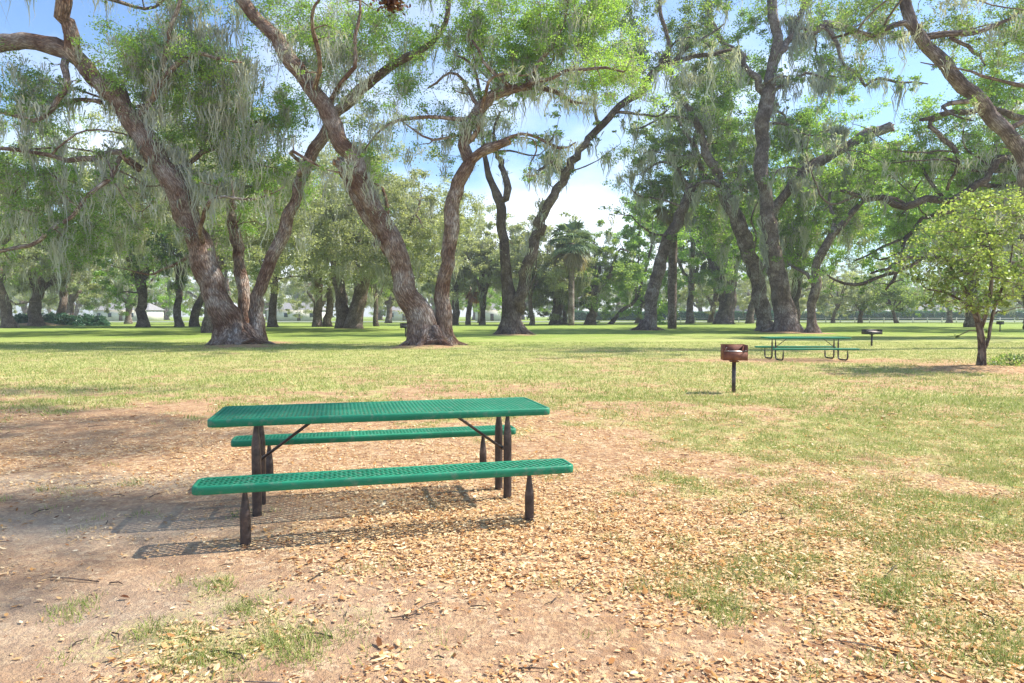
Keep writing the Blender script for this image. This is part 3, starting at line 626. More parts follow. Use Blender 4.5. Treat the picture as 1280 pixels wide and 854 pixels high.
# ---------------- background trees
BGG = 'live oaks standing along the far side of the lawn'
def bg_tree(name, label, px, py, w, lean, ytop, rpx, bark=None, mat=None, forks=3, moss=1.4, ncl=95, two=0, low=.30, tone=.5, group=BGG, cat='tree', fork_at=.28, lpc=190):
    D = depth(py); k = D/FPX; b = ground_pt(px, D); H = (394.7-ytop)*k+CAM_H; Rr = rpx*k; r0 = w/2*k
    fk = np.array([b[0]+lean*k, D+rng.uniform(-1, 1), H*fork_at])
    st = [('trunk', [(b[0], D, 0, r0*1.1), (b[0]+(fk[0]-b[0])*.45, D, fk[2]*.5, r0*.92), (*fk, r0*.85), (fk[0]+lean*k*.5, D+rng.uniform(-1, 1), H*.55, r0*(.5 if forks < 5 else .3)), (fk[0]+lean*k*.6, D, H*.8, r0*.15)])]
    if two: st.append(('trunk', [(b[0]+two*k, D+.8, 0, r0*.9), (b[0]+two*k*1.4, D+.8, fk[2]*.6, r0*.75), (b[0]+two*k*2.2, D+1, H*.4, r0*.6), (b[0]+two*k*3.5, D+1, H*.65, r0*.25)]))
    for q in range(forks):
        a = 2*math.pi*q/forks+rng.uniform(0, .9)+.3; rr = Rr*rng.uniform(.45, .75); z1 = H*rng.uniform(.5, .75); d = np.array([math.cos(a), math.sin(a)])
        p0 = fk-np.array([0, 0, fk[2]*rng.uniform(0.02, .25)])
        st.append(('limb', [(*p0, r0*.6), (*(p0[:2]+d*rr*.35), H*rng.uniform(.33, .42), r0*.48), (*(p0[:2]+d*rr*.7), (z1+H*.4)/2, r0*.34), (*(p0[:2]+d*rr), z1, r0*.2), (*(p0[:2]+d*rr*1.35), z1*rng.uniform(.85, 1.1), r0*.08)]))
    bl = []
    cx = b[0]+lean*k*1.3
    bl.append(((cx, D, H*.68), (Rr*.8, Rr*.8, H*.26), int(ncl*.55), tone, 0))
    for q in range(9):
        a = 2*math.pi*q/9+rng.uniform(0, .6); rr = Rr*rng.uniform(.55, 1.0)
        bl.append(((cx+math.cos(a)*rr, D+math.sin(a)*rr, H*rng.uniform(low+.06, .66)), (Rr*.38, Rr*.38, H*.15), int(ncl*.12), tone+rng.normal(0, .14), 0))
    return make_tree(name, label, cat, group, D, st, bl, world=True, leaf=float(np.clip(.0031*D, .1, .36)), bark=bark, leaf_mat=mat, moss=moss, minz=H*.15, lpc=lpc, side=9, moss_len=2.6, nx=1.0, WS=1, far=True, FL=.35)
_cr = make_tree
B = bg_tree
B('live_oak', 'leaning grey trunked oak at the far left edge beyond the lawn', 12, 410, 14, -10, 215, 75, BARK_PALE, LEAF_OLIVE)
B('live_oak', 'pale stout oak on a low dirt mound between the dark shrubs', 46, 409, 15, 1, 225, 70, BARK_PALE, LEAF_OLIVE)
B('live_oak', 'low forked oak rising out of the dark shrubs at the far left', 76, 407.5, 10, 3, 245, 65, BARK_PALE, LEAF_OLIVE, forks=4)
B('live_oak', 'short dark green oak with a stubby trunk, right of the dark shrubs', 178, 409, 12, 2, 215, 65, BARK_DARK, LEAF_BRIGHT, tone=.35)
B('live_oak', 'straight upright oak seen in the gap left of the massive leaning oak', 223, 408.5, 9, 0, 170, 75, BARK_GREY, LEAF, ncl=110)
B('live_oak', 'dark right leaning oak half hidden by the massive oak on the left', 243, 408.5, 10, 14, 200, 70, BARK_DARK, LEAF)
B('live_oak', 'slim straight dark trunked oak just right of the three trunked oak', 342, 409, 10, 1, 185, 72, BARK_DARK, LEAF_OLIVE)
B('live_oak', 'twin trunked oak between the two big near oaks', 397, 408.5, 11, 2, 190, 72, BARK_PALE, LEAF_OLIVE, two=10)
B('live_oak', 'thick forked oak with a pale brown trunk left of the tall forked oak', 443, 411, 20, 14, 175, 85, BARK_PALE, LEAF_OLIVE, two=-14, forks=5, ncl=150, fork_at=.33)
B('live_oak', 'thin black stemmed oak in the bright gap left of the tall forked oak', 471, 408, 6, -1, 290, 36, BARK_DARK, LEAF, ncl=30)
B('live_oak', 'dark straight oak seen right behind the broken stem', 568, 406, 10, 0, 262, 52, BARK_DARK, LEAF_OLIVE)
B('live_oak', 'small V shaped dark oak left of the slender forked oak', 603, 406, 7, 1, 270, 46, BARK_DARK, LEAF_OLIVE, forks=4, fork_at=.15)
B('live_oak', 'thin brown stemmed oak right of the slender forked oak', 664, 406.5, 6, -2, 262, 50, BARK_PALE, LEAF_OLIVE)
B('live_oak', 'dark bushy oak with short trunks in the middle of the far tree line', 692, 406, 10, 4, 285, 46, BARK_DARK, LEAF_OLIVE, two=6, low=.1)
B('live_oak', 'dark oak dividing low into three stems right of the palm', 738, 406, 13, 3, 272, 50, BARK_DARK, LEAF, forks=5, fork_at=.16)
B('bright_green_tree', 'bright spring green tree with a thin leaning stem left of the leaning oak', 761, 405.5, 5, 34, 235, 42, BARK_DARK, LEAF_BRIGHT, low=0, tone=.7, moss=.1, ncl=110, fork_at=.2)
B('live_oak', 'short mossy oak just right of the second palm', 861, 404.5, 9, 2, 215, 60, BARK_GREY, LEAF)
B('live_oak', 'big multi stemmed oak fanning out left of the purplish grey trunk', 903, 405, 18, 3, 205, 62, BARK_DARK, LEAF, forks=8, fork_at=.12, two=7, ncl=150)
B('live_oak', 'right leaning dark oak close behind the purplish grey trunk', 936, 404.5, 9, 12, 190, 66, BARK_DARK, LEAF)
B('live_oak', 'small thin oak right of the curving bare stemmed oak', 1041, 404, 4, 3, 330, 26, BARK_PALE, LEAF_OLIVE, ncl=30)
B('yellow_green_tree', 'small yellow green tree by the far rail fence', 1121, 404, 4, -8, 338, 32, BARK_DARK, LEAF_YELLOW, low=.25, tone=.6, moss=0, ncl=60)
B('live_oak', 'dark trunked oak hidden behind the small yellow green tree', 1213, 409, 11, 0, 205, 80, BARK_DARK, LEAF_OLIVE)
MG = 'tall oaks of the middle distance'
B('live_oak', 'broad oak behind the three trunked leaning oak, its crown filling the gaps', 262, 416, 13, 6, 118, 150, BARK_GREY, LEAF_OLIVE, ncl=330, group=MG, forks=5)
B('live_oak', 'tall oak left of the view whose crown spreads over the far left', -70, 419, 26, 10, 95, 170, BARK_GREY, LEAF, ncl=330, group=MG, forks=5)
B('live_oak', 'mossy oak hidden behind the base of the tall forked oak', 520, 413, 12, -30, 172, 95, BARK_PALE, LEAF_OLIVE, ncl=200, group=MG, forks=4)
B('live_oak', 'broad crowned oak directly behind the purplish grey trunk', 990, 411, 14, 8, 120, 130, BARK_DARK, LEAF_BRIGHT, ncl=240, group=MG, forks=5, tone=.6)
B('live_oak', 'wide oak right of the view behind the small yellow green tree', 1300, 412, 22, -30, 120, 150, BARK_DARK, LEAF_BRIGHT, ncl=300, group=MG, forks=5, tone=.65)
# far rows: copies of four prototypes
protos = []
for q, (mt, bk) in enumerate(((LEAF_OLIVE, BARK_GREY), (LEAF, BARK_DARK), (LEAF_OLIVE, BARK_PALE), (LEAF_BRIGHT, BARK_GREY))):
    protos.append(B('distant_oak', 'grey green oak in the far tree line', 640+q, 402.5, 9, rng.uniform(-5, 5), 300, 58, bk, mt, group='oaks of the far tree line', ncl=95, lpc=170, low=.08, moss=2.0, tone=.5, forks=4))
def copy_tree(o, loc, rz, sc, label=None):
    c = o.copy(); COL.objects.link(c); c.location = loc; c.rotation_euler = (0, 0, rz); c.scale = (sc, sc, sc)
    if label: c['label'] = label
    for ch in list(o.children):
        d = ch.copy(); COL.objects.link(d); d.parent = c
        for g2 in ch.children:
            e = g2.copy(); COL.objects.link(e); e.parent = d
    return c
k = 0
spots = []
for a in np.linspace(-.98, .98, 46):
    Dd = 245+rng.uniform(-12, 30); spots.append(((a+rng.normal(0, .012))*Dd, Dd, rng.uniform(.8, 1.1)))
for a in np.linspace(-.9, .9, 16):
    Dd = 128+rng.uniform(-6, 22); px = 640+850*a
    s = rng.uniform(.62, .82)
    if 1000 < px: s *= .8
    if 690 < px < 800: s *= .85
    spots.append(((a+rng.normal(0, .02))*Dd, Dd, s))
for q, (x, y, s) in enumerate(spots):
    lab = 'grey green oak in the far tree line' if y > 200 else 'mossy oak standing just short of the pale road'
    o = protos[q % 4] if q < 4 else protos[int(rng.integers(0, 3 if y > 200 else 4))]
    if q < 4: o.location = (x, y, 0); o.scale = (s, s, s); o['label'] = lab
    else:
        c_ = copy_tree(o, (x, y, 0), rng.uniform(0, 6.28), s, lab)
        if y < 200: c_['group'] = 'mossy oaks just short of the road'
# palms
def make_palm(label, px, py, w, ytop, crown_r, mat=PALM, nf=34, dead=0, name='cabbage_palm', lean=0, dmat=LEAF_TAN):
    D = depth(py); k = D/FPX; b = ground_pt(px, D); H = (394.7-ytop)*k+CAM_H-crown_r*.5
    root = empty(name, tuple(b), label=label, cat='palm tree', group='palms at the far side of the lawn')
    mb = MB(); zz = np.linspace(-.2, H, 14); mb.tube(np.stack([lean*(zz/H)**2, zz*0, zz], 1), np.linspace(w/2*k, w/2*k*.8, 14), n=10, lump=.12, lumps=5)
    mb.build('trunk', BARK_GREY, root, smooth=True)
    for part, n_, mt, lo, hi in (('fronds', nf, mat, -.5, 1.3), ('dead_fronds', dead, dmat, -1.3, -.5)):
        if not n_: continue
        Vv = []; Tt = []
        for f in range(n_):
            a = rng.uniform(0, 6.28); el = rng.uniform(lo, hi); d = np.array([math.cos(a)*math.cos(el), math.sin(a)*math.cos(el), math.sin(el)])
            s0 = np.array([lean, 0, H]); e = s0+d*crown_r*.55; sid = np.cross(d, [0, 0, 1.]); sid /= np.linalg.norm(sid)+1e-6; up = np.cross(sid, d)
            Vv.append([s0-sid*.03, s0+sid*.03, e+sid*.03, e-sid*.03]); Tt.append(.3)
            for g in np.linspace(-1.25, 1.25, 13):
                q = d*math.cos(g)+sid*math.sin(g); tip = e+q*crown_r*.55-np.array([0, 0, crown_r*.22*abs(rng.normal(.8, .3))]); pr = np.cross(q, up); pr /= np.linalg.norm(pr)
                mid = e+q*crown_r*.25; Vv.append([e, mid+pr*.07*crown_r*.5, tip, mid-pr*.07*crown_r*.5]); Tt.append(rng.random())
        V = np.array(Vv).reshape(-1, 3); mesh_obj(part, V, np.arange(len(V)).reshape(-1, 4), mt, root, attrs=dict(tone=np.repeat(Tt, 4)))
    return root
make_palm('tall grey trunked palm in the middle of the far trees', 714, 407, 8, 288, 4.2, dead=12, nf=46)
make_palm('shaggy palm with hanging dead fronds behind the leaning oak trunk', 840, 411, 12, 235, 3.0, nf=36, dead=26)
make_palm('short palm with rusty dead fronds beside the broken stemmed oak', 585, 405.8, 7, 350, 2.6, nf=4, dead=30, lean=1.2, dmat=LEAF_DEAD)
# shrubs
def shrub(label, px, D, rx, ry, rz, n, mat, leaf, name='shrub', group=None, z0=.4):
    b = ground_pt(px, D); root = empty(name, tuple(b), label=label, cat='shrub', group=group)
    mb = MB()
    for q in range(9):
        a = rng.uniform(0, 6.28); r_ = rng.uniform(.3, .8)
        mb.tube([(0+math.cos(a)*rx*.15, math.sin(a)*ry*.15, -.05), (math.cos(a)*rx*r_*.5, math.sin(a)*ry*r_*.5, rz*.5), (math.cos(a)*rx*r_, math.sin(a)*ry*r_, rz*.85)], [.03*rz, .02*rz, .008*rz], n=5)
    mb.build('stems', BARK_DARK, root)
    u = rng.normal(size=(n, 3)); u /= np.linalg.norm(u, axis=1)[:, None]; u[:, 2] = np.abs(u[:, 2])*1.0-.05
    rr = rng.random(n)**.35*(1+.22*noise3(u, 4.0, int(px)))
    C = u*np.array([rx, ry, rz])*rr[:, None]; C[:, 2] = np.maximum(C[:, 2], .03)
    leaf_mesh('foliage', C, leaf, mat, root, np.clip(rng.normal(.5, .25, n)+.3*(noise3(C, 3.0/rx, 3)), 0, 1))
for q, (px, rx, rz) in enumerate(((24, 1.7, 1.9), (35, 1.3, 1.6), (62, 1.6, 2.0), (77, 2.0, 2.3), (94, 1.9, 2.0), (110, 1.7, 1.9), (124, 1.3, 1.5))):
    lab = ['leftmost dark green shrub left of the pale oak', 'dark green shrub touching the left side of the pale oak', 'dark green shrub just right of the pale oak',
           'tallest dark green shrub under the low forked oak', 'rounded dark green shrub in the middle of the shrub row', 'dark green shrub second from the right end of the row', 'small shrub ending the dark green row on the right'][q]
    shrub(lab, px, 102+(q % 3)*.8, rx, 1.4, rz, 2600, LEAF_HEDGE, .26, group='dark green shrubs under the far left oaks')
shrub('low straggly green shrub at the foot of the small yellow green tree', 1268, 21.2, .9, .6, .42, 900, LEAF, .075, name='low_shrub')
shrub('tiny weedy shrub left of the straggly shrub by the small tree', 1243, 20.6, .35, .3, .22, 260, LEAF, .06, name='low_shrub')
# conical evergreen
b = P(1092, 390, 225); root = empty('conical_evergreen', (b[0], 225, 0), label='dark conical evergreen standing behind the clipped hedge', cat='tree')
mb = MB(); mb.tube([(0, 0, -.1), (0, 0, 5.5)], [.15, .05], n=7); mb.build('trunk', BARK_DARK, root)
n = 2500; h = rng.random(n)**.7; a = rng.uniform(0, 6.28, n); r_ = (1-(1-h))*2.4*np.sqrt(rng.random(n)); C = np.stack([np.cos(a)*r_, np.sin(a)*r_, 6.0*(1-h)+.4], 1)
leaf_mesh('crown', C, .4, LEAF_DARK, root)
# clipped hedge
n = 46000; x = rng.uniform(18, 240, n); hh = 2.7
f = rng.random(n); y = np.where(f < .55, 212+rng.normal(0, .12, n), rng.uniform(212, 214.5, n)); z = np.where(f < .55, rng.uniform(0, hh, n), hh+rng.normal(0, .1, n)+.15*np.sin(x*.4))
hr = empty('clipped_hedge', (0, 0, 0), label='long clipped dark green hedge beyond the road on the right', cat='hedge')
leaf_mesh('hedge_foliage', np.stack([x, y, z], 1), .5, LEAF_HEDGE, hr)
m, t, bb, o = new_mat('hedge_twigs'); bb.inputs['Base Color'].default_value = (.035, .06, .03, 1); bb.inputs['Roughness'].default_value = 1
mb = MB(); mb.box((129, 213.3, 1.25), (222, 2.3, 2.5)); mb.build('hedge_stems', m, hr)
# rail fence
m, t, bb, o = new_mat('white_paint'); pos = N(t, 'ShaderNodeNewGeometry').outputs['Position']
t.links.new(ramp(t, noise(t, pos, 6, 3), [(.3, (.62, .62, .6)), (.7, (.8, .8, .78))]), bb.inputs['Base Color']); bb.inputs['Roughness'].default_value = .6
WHITE = m
fr = empty('rail_fence', (0, 0, 0), label='low white rail fence along the far side of the lawn', cat='fence')
pm = MB(); pm.box((0, 150, .55), (.14, .14, 1.16)); pm.box((0, 150, 1.16), (.18, .18, .05)); p0 = pm.build('fence_post', WHITE, fr)
x0 = 34; p0.location = (x0, 0, 0)
for q in range(1, 34):
    c_ = p0.copy(); COL.objects.link(c_); c_.parent = fr; c_.location = (x0+q*3.2, 0, 0)
for z in (.95, .5):
    k_ = MB(); k_.box((x0+3.2*33/2, 149.90, z), (3.2*33, .06, .09)); k_.build('fence_rail', WHITE, fr)
# far pale houses, half hidden
m, t, bb, o = new_mat('pale_stucco'); pos = N(t, 'ShaderNodeNewGeometry').outputs['Position']
t.links.new(ramp(t, noise(t, pos, 1.2, 4), [(.3, (.66, .62, .57)), (.7, (.78, .75, .70))]), bb.inputs['Base Color']); bb.inputs['Roughness'].default_value = .85; STUC = m
m, t, bb, o = new_mat('grey_shingles'); pos = N(t, 'ShaderNodeNewGeometry').outputs['Position']
t.links.new(ramp(t, noise(t, pos, 3, 4), [(.3, (.20, .19, .19)), (.7, (.32, .31, .30))]), bb.inputs['Base Color']); bb.inputs['Roughness'].default_value = .9; SHING = m
m, t, bb, o = new_mat('window_glass'); bb.inputs['Base Color'].default_value = (.05, .07, .09, 1); bb.inputs['Roughness'].default_value = .08; GLASS = m
def house(px, D, wd, label, seed):
    b = ground_pt(px, D); root = empty('house', tuple(b), label=label, cat='house', group='pale houses beyond the road')
    k = MB(); k.box((0, 5, 1.6), (wd, 9, 3.3)); k.build('wall', STUC, root)
    V = [(-wd/2-.5, -.1, 3.2), (wd/2+.5, -.1, 3.2), (wd/2+.5, 10.1, 3.2), (-wd/2-.5, 10.1, 3.2), (-wd/2+2, 5, 5.4), (wd/2-2, 5, 5.4)]
    mesh_obj('roof', V, [(0, 1, 5, 4), (2, 3, 4, 5), (0, 4, 3), (1, 2, 5), (3, 2, 1, 0)], SHING, root)
    nx = int(wd//3.2)
    for q in range(nx):
        x = -wd/2+(q+.5)*wd/nx
        if q == nx//2:
            k = MB(); k.box((x, .46, 1.05), (1.0, .1, 2.1)); k.build('door', BARK_DARK, root); continue
        k = MB()
        for (cx, cz, sx, sz) in ((x-.6, 1.7, .1, 1.4), (x+.6, 1.7, .1, 1.4), (x, 2.35, 1.3, .1), (x, 1.05, 1.4, .1)): k.box((cx, .45, cz), (sx, .12, sz))
        f = k.build('window', WHITE, root); k = MB(); k.box((x, .47, 1.7), (1.1, .06, 1.2)); k.build('pane', GLASS, f)
for (px, D, wd, lb) in ((150, 200, 26, 'long low pale house seen left of the massive leaning oak'), (365, 196, 24, 'pale house seen between the slim dark oak and the twin trunked oak'),
                        (505, 205, 18, 'small pale house in the gap left of the tall forked oak'), (615, 200, 16, 'pale house seen between the dark V shaped oak and the slender oak'), (945, 235, 22, 'white house behind the clipped hedge near the purplish grey trunk'), (1180, 240, 40, 'long pale house behind the hedge on the right')):
    house(px, D, wd*.62, lb, 1)

# ------------------------------------------------------------------ picnic tables
m, t, bb, o = new_mat('green_plastic_coating'); tcn = N(t, 'ShaderNodeTexCoord')
c = ramp(t, noise(t, tcn.outputs['Object'], 2.2, 5, .6), [(.3, (.010, .175, .09)), (.7, (.022, .26, .14))])
c = mixc(t, ramp(t, noise(t, tcn.outputs['Object'], 14, 6, .7), [(.53, (0, 0, 0)), (.70, (.55, .55, .55))]), c, (.22, .24, .19))
t.links.new(c, bb.inputs['Base Color']); bb.inputs['Roughness'].default_value = .38; bb.inputs['Specular IOR Level'].default_value = .3
t.links.new(ramp(t, noise(t, tcn.outputs['Object'], 9, 4), [(.3, (.34, .34, .34)), (.7, (.6, .6, .6))]), bb.inputs['Roughness']); GREEN = m
m, t, bb, o = new_mat('dark_steel'); tcn = N(t, 'ShaderNodeTexCoord')
t.links.new(ramp(t, noise(t, tcn.outputs['Object'], 8, 6, .7), [(.35, (.035, .03, .03)), (.55, (.09, .07, .065)), (.75, (.22, .16, .13))]), bb.inputs['Base Color'])
bb.inputs['Roughness'].default_value = .42; bb.inputs['Metallic'].default_value = .35; STEEL = m

def rrect(Lh, Wh, r, inset, nseg=6):
    pts = []; r2 = max(r-inset, .002)
    for cx, cy, a0 in ((Lh-r, Wh-r, 0), (-Lh+r, Wh-r, 90), (-Lh+r, -Wh+r, 180), (Lh-r, -Wh+r, 270)):
        for k in range(nseg+1):
            a = R(a0+90*k/nseg); pts.append((cx+r2*math.cos(a), cy+r2*math.sin(a)))
    return np.array(pts)
def slab(L_, W_, z, cy, name, parent, pitch=(.064, .048), bar=.0115, skirt=.058, rim=.026):
    mb = MB(); Lh, Wh = L_/2, W_/2; prof = [(rim+.004, -.012), (rim, -.001), (.012, 0.0), (.004, -.003), (0, -.012), (0, -skirt+.006), (.005, -skirt), (.012, -skirt), (.012, -skirt+.012)]
    rings = []; n = 0
    for ins, dz in prof:
        q = rrect(Lh, Wh, .055, ins); rings.append(np.column_stack([q[:, 0], q[:, 1]+cy, np.full(len(q), z+dz)])); n = len(q)
    V = np.vstack(rings); i = np.arange(len(prof)-1)[:, None]*n; j = np.arange(n)[None]; k = (j+1) % n
    mb.add(V, np.stack([i+j, i+n+j, i+n+k, i+k], -1).reshape(-1, 4)[:, ::-1])
    # expanded metal: diamond cells
    px_, py_ = pitch; nx = int((L_-2*rim)/px_)+2; ny = int((W_-2*rim)/py_)+2
    cs = []
    for a in range(-nx, nx+1):
        for b_ in range(-ny, ny+1):
            if (a+b_) % 2: continue
            cx, cy2 = a*px_/2, b_*py_/2
            if abs(cx) < Lh-rim+.008 and abs(cy2) < Wh-rim+.006: cs.append((cx, cy2))
    cs = np.array(cs)
    od = np.array([(px_/2, 0), (0, py_/2), (-px_/2, 0), (0, -py_/2)])
    f_ = 1-bar*math.hypot(px_, py_)/(px_*py_)*1.0
    hx, hy = px_/2*f_, py_/2*f_
    idr = np.array([(hx*.94, 0), (hx*.5, hy*.56), (0, hy*.94), (-hx*.5, hy*.56), (-hx*.94, 0), (-hx*.5, -hy*.56), (0, -hy*.94), (hx*.5, -hy*.56)])
    odr = np.array([(px_/2, 0), (px_/4, py_/4), (0, py_/2), (-px_/4, py_/4), (-px_/2, 0), (-px_/4, -py_/4), (0, -py_/2), (px_/4, -py_/4)])
    th = .0045; zt = z-.003
    loops = [(odr, zt), (idr*1.0, zt-.0012), (idr*.97, zt-th), (odr, zt-th-.001)]
    tmpl = np.vstack([np.column_stack([q, np.full(8, zz)]) for q, zz in loops])
    V = (tmpl[None]+np.column_stack([cs[:, 0], cs[:, 1]+cy, np.zeros(len(cs))])[:, None]).reshape(-1, 3)
    # clamp to the rim
    V[:, 0] = np.clip(V[:, 0], -Lh+rim*.5, Lh-rim*.5); V[:, 1] = np.clip(V[:, 1], cy-Wh+rim*.5, cy+Wh-rim*.5)
    ff = []
    for l in range(3):
        for q in range(8): ff.append((l*8+q, l*8+(q+1) % 8, (l+1)*8+(q+1) % 8, (l+1)*8+q))
    F = (np.array(ff)[None]+(np.arange(len(cs))*32)[:, None, None]).reshape(-1, 4)
    mb.add(V, F)
    return mb.build(name, GREEN, parent)
def picnic(loc, rz, L_, label, H1=.79, H2=.44, W1=.80, W2=.28, off=.842, bend=False, legx=1.003, r=.036):
    root = empty('picnic_table', loc, rz, label=label, cat='picnic table', group='green metal picnic tables on the grass')
    slab(L_, W1, H1, 0, 'tabletop', root)
    for s in (-1, 1): slab(L_, W2, H2, s*off, 'bench_seat', root)
    def taper(p0, p1, n=14):
        p0, p1 = np.array(p0, float), np.array(p1, float)
        q = np.linspace(0, 1, n); return p0+(p1-p0)*q[:, None], q
    for sx in (-1, 1):
        x = sx*legx
        for sy in (-1, 1):
            for kind in ('table', 'bench'):
                top = H1-.045 if kind == 'table' else H2-.045; y = sy*(.16 if kind == 'table' else off)
                zz = np.linspace(-.1 if not bend else .16, top, 16); full = top
                # pipe pinched flat towards its bolted top
                pin = .20
                rr = np.where(zz > full-pin, np.interp(zz, [full-pin, full], [r, r*.28]), r)
                pts = np.column_stack([np.full(16, x), np.full(16, y), zz])
                if bend:
                    din = (sy if kind == 'table' else -sy); a = np.linspace(0, math.pi/2, 7)
                    arc = np.column_stack([np.full(7, x), y+din*(.13-.13*np.cos(a)), .16-.13*np.sin(a)])[::-1]
                    run = np.array([[x, (sy*(.16+off)/2), .03]])
                    pts = np.vstack([run, arc[:-1], pts]); rr = np.concatenate([np.full(7, r), rr])
                mb = MB(); mb.tube(pts, rr, n=12); mb.build('leg', STEEL, root, smooth=True)
        # angle irons bolted under the seats and the top, diagonal brace
        for yy, zt_, wd in ((0, H1-.012, W1-.12), (-off, H2-.012, W2-.06), (off, H2-.012, W2-.06)):
            mb = MB(); mb.box((x, yy, zt_-.004), (.045, wd, .006)); mb.box((x-sx*.02, yy, zt_-.024), (.006, wd, .036)); mb.build('angle_iron', STEEL, root)
        mb = MB(); mb.tube([(x, -.16, .40), (x, .16, .40)], [.014, .014], n=8); mb.build('cross_bar', STEEL, root, smooth=True)
        mb = MB(); mb.tube([(x, 0, .39), (x-sx*.50, 0, H1-.03), (x-sx*.54, 0, H1-.022)], [.0125, .0125, .0125], n=8); mb.build('brace', STEEL, root, smooth=True)
    return root
picnic((-1.05, 5.637, 0), .251, 2.636, 'large green picnic table with perforated top and two benches in the foreground')
picnic((10.35, 24.0, 0), .0, 2.9, 'far green picnic table in front of the purplish grey oak', H1=.80, bend=True, legx=1.10, r=.027)

# ------------------------------------------------------------------ grills
m, t, bb, o = new_mat('rusted_steel'); tcn = N(t, 'ShaderNodeTexCoord')
t.links.new(ramp(t, noise(t, tcn.outputs['Object'], 10, 6, .7), [(.3, (.10, .03, .02)), (.55, (.22, .075, .045)), (.8, (.34, .14, .08))]), bb.inputs['Base Color']); bb.inputs['Roughness'].default_value = .75; RUST = m
m, t, bb, o = new_mat('grate_steel'); bb.inputs['Base Color'].default_value = (.38, .33, .30, 1); bb.inputs['Metallic'].default_value = .7; bb.inputs['Roughness'].default_value = .45; GRATE = m
def grill(loc, rz, label, bw=.46, bd=.36, bh=.30, zt=.95, mat=RUST, group='charcoal grills on posts', pr=.04, postmat=None):
    root = empty('charcoal_grill', loc, rz, label=label, cat='grill', group=group); z0 = zt-bh; th = .006
    mb = MB(); mb.tube([(0, 0, -.2), (0, 0, z0-.006)], [pr, pr], n=14); mb.build('post', postmat or STEEL, root, smooth=True)
    mb = MB(); mb.box((0, 0, z0), (bw, bd, th)); mb.box((0, bd/2-.003, z0+bh/2+.003), (bw-.01, th, bh))
    for s in (-1, 1):
        mb.box((s*(bw/2-.003), 0, z0+bh/2+.004), (th, bd-.002, bh))
        for zz in (.45, .62, .79): mb.box((s*(bw/2+.006), -bd/2+.06, z0+bh*zz), (.012, .03, .014))
    mb.box((0, -bd/2+.003, z0+bh*.26+.004), (bw-.014, th, bh*.52)); mb.box((0, 0, z0-.03), (.16, .16, .02)); mb.box((0, bd/2, z0+bh+.002), (bw+.01, .02, .012)); mb.build('firebox', mat, root)
    mb = MB()
    for q in np.linspace(-bd/2+.02, bd/2-.03, 12): mb.tube([(-bw/2+.012, q, z0+bh*.58), (bw/2-.012, q, z0+bh*.58)], [.005, .005], n=6)
    mb.tube([(-bw/2+.03, -bd/2-.01, z0+bh*.60), (-bw/2+.03, -bd/2-.03, z0+bh*.80), (-bw/2+.05, -bd/2-.03, z0+bh*.86)], [.007]*3, n=6)
    g = mb.build('grate', GRATE, root)
    mb = MB()
    for s in (-1, 1): mb.tube([(s*(bw/2-.06), -bd/2, z0+bh*.6), (s*(bw/2-.06), -bd/2-.09, z0+bh*.64)], [.011, .011], n=8)
    mb.build('handle', GRATE, g, smooth=True)
    return root
Dg = depth(491.5)
grill(tuple(ground_pt(918, Dg)), -.12, 'rusty red brown charcoal grill on a dark post, nearest of the grills', zt=.985-.02)
m, t, bb, o = new_mat('blackened_steel'); bb.inputs['Base Color'].default_value = (.03, .028, .028, 1); bb.inputs['Roughness'].default_value = .6; BLACK = m
grill(tuple(ground_pt(1090, depth(432.5))), .1, 'wide low black charcoal grill on a thin post right of the far picnic table', bw=.88, bd=.4, bh=.24, zt=.84, mat=BLACK, pr=.045)
grill(tuple(ground_pt(507, depth(421))), .3, 'black charcoal grill seen beside the base of the tall forked oak', bw=.75, bd=.5, bh=.36, zt=1.0, mat=BLACK, pr=.05)
grill(tuple(ground_pt(1250, depth(414.5))), .3, 'tiny distant black grill seen right of the small yellow green tree', bw=.5, bd=.4, bh=.3, zt=1.0, mat=BLACK, pr=.05)

# ------------------------------------------------------------------ litter, grass, twigs
m, t, b, o = new_mat('fallen_leaf'); t.nodes.remove(b)
c = ramp(t, attr(t, 'tone'), [(0, (.13, .055, .03)), (.12, (.33, .15, .06)), (.3, (.56, .30, .11)), (.5, (.68, .45, .22)), (.75, (.78, .58, .33)), (1, (.88, .74, .50))])
d = N(t, 'ShaderNodeBsdfDiffuse'); tr = N(t, 'ShaderNodeBsdfTranslucent'); mxs = N(t, 'ShaderNodeMixShader'); mxs.inputs[0].default_value = .2
t.links.new(c, d.inputs[0]); t.links.new(c, tr.inputs[0]); t.links.new(d.outputs[0], mxs.inputs[1]); t.links.new(tr.outputs[0], mxs.inputs[2]); t.links.new(mxs.outputs[0], o.inputs[0]); FLEAF = m
def scatter(n, y0, y1, power, margin=1.12, wmin=3.2):
    y = y0*(y1/y0)**(rng.random(n)**power); x = rng.uniform(-1, 1, n)*(.753*y*margin+wmin); return x, y
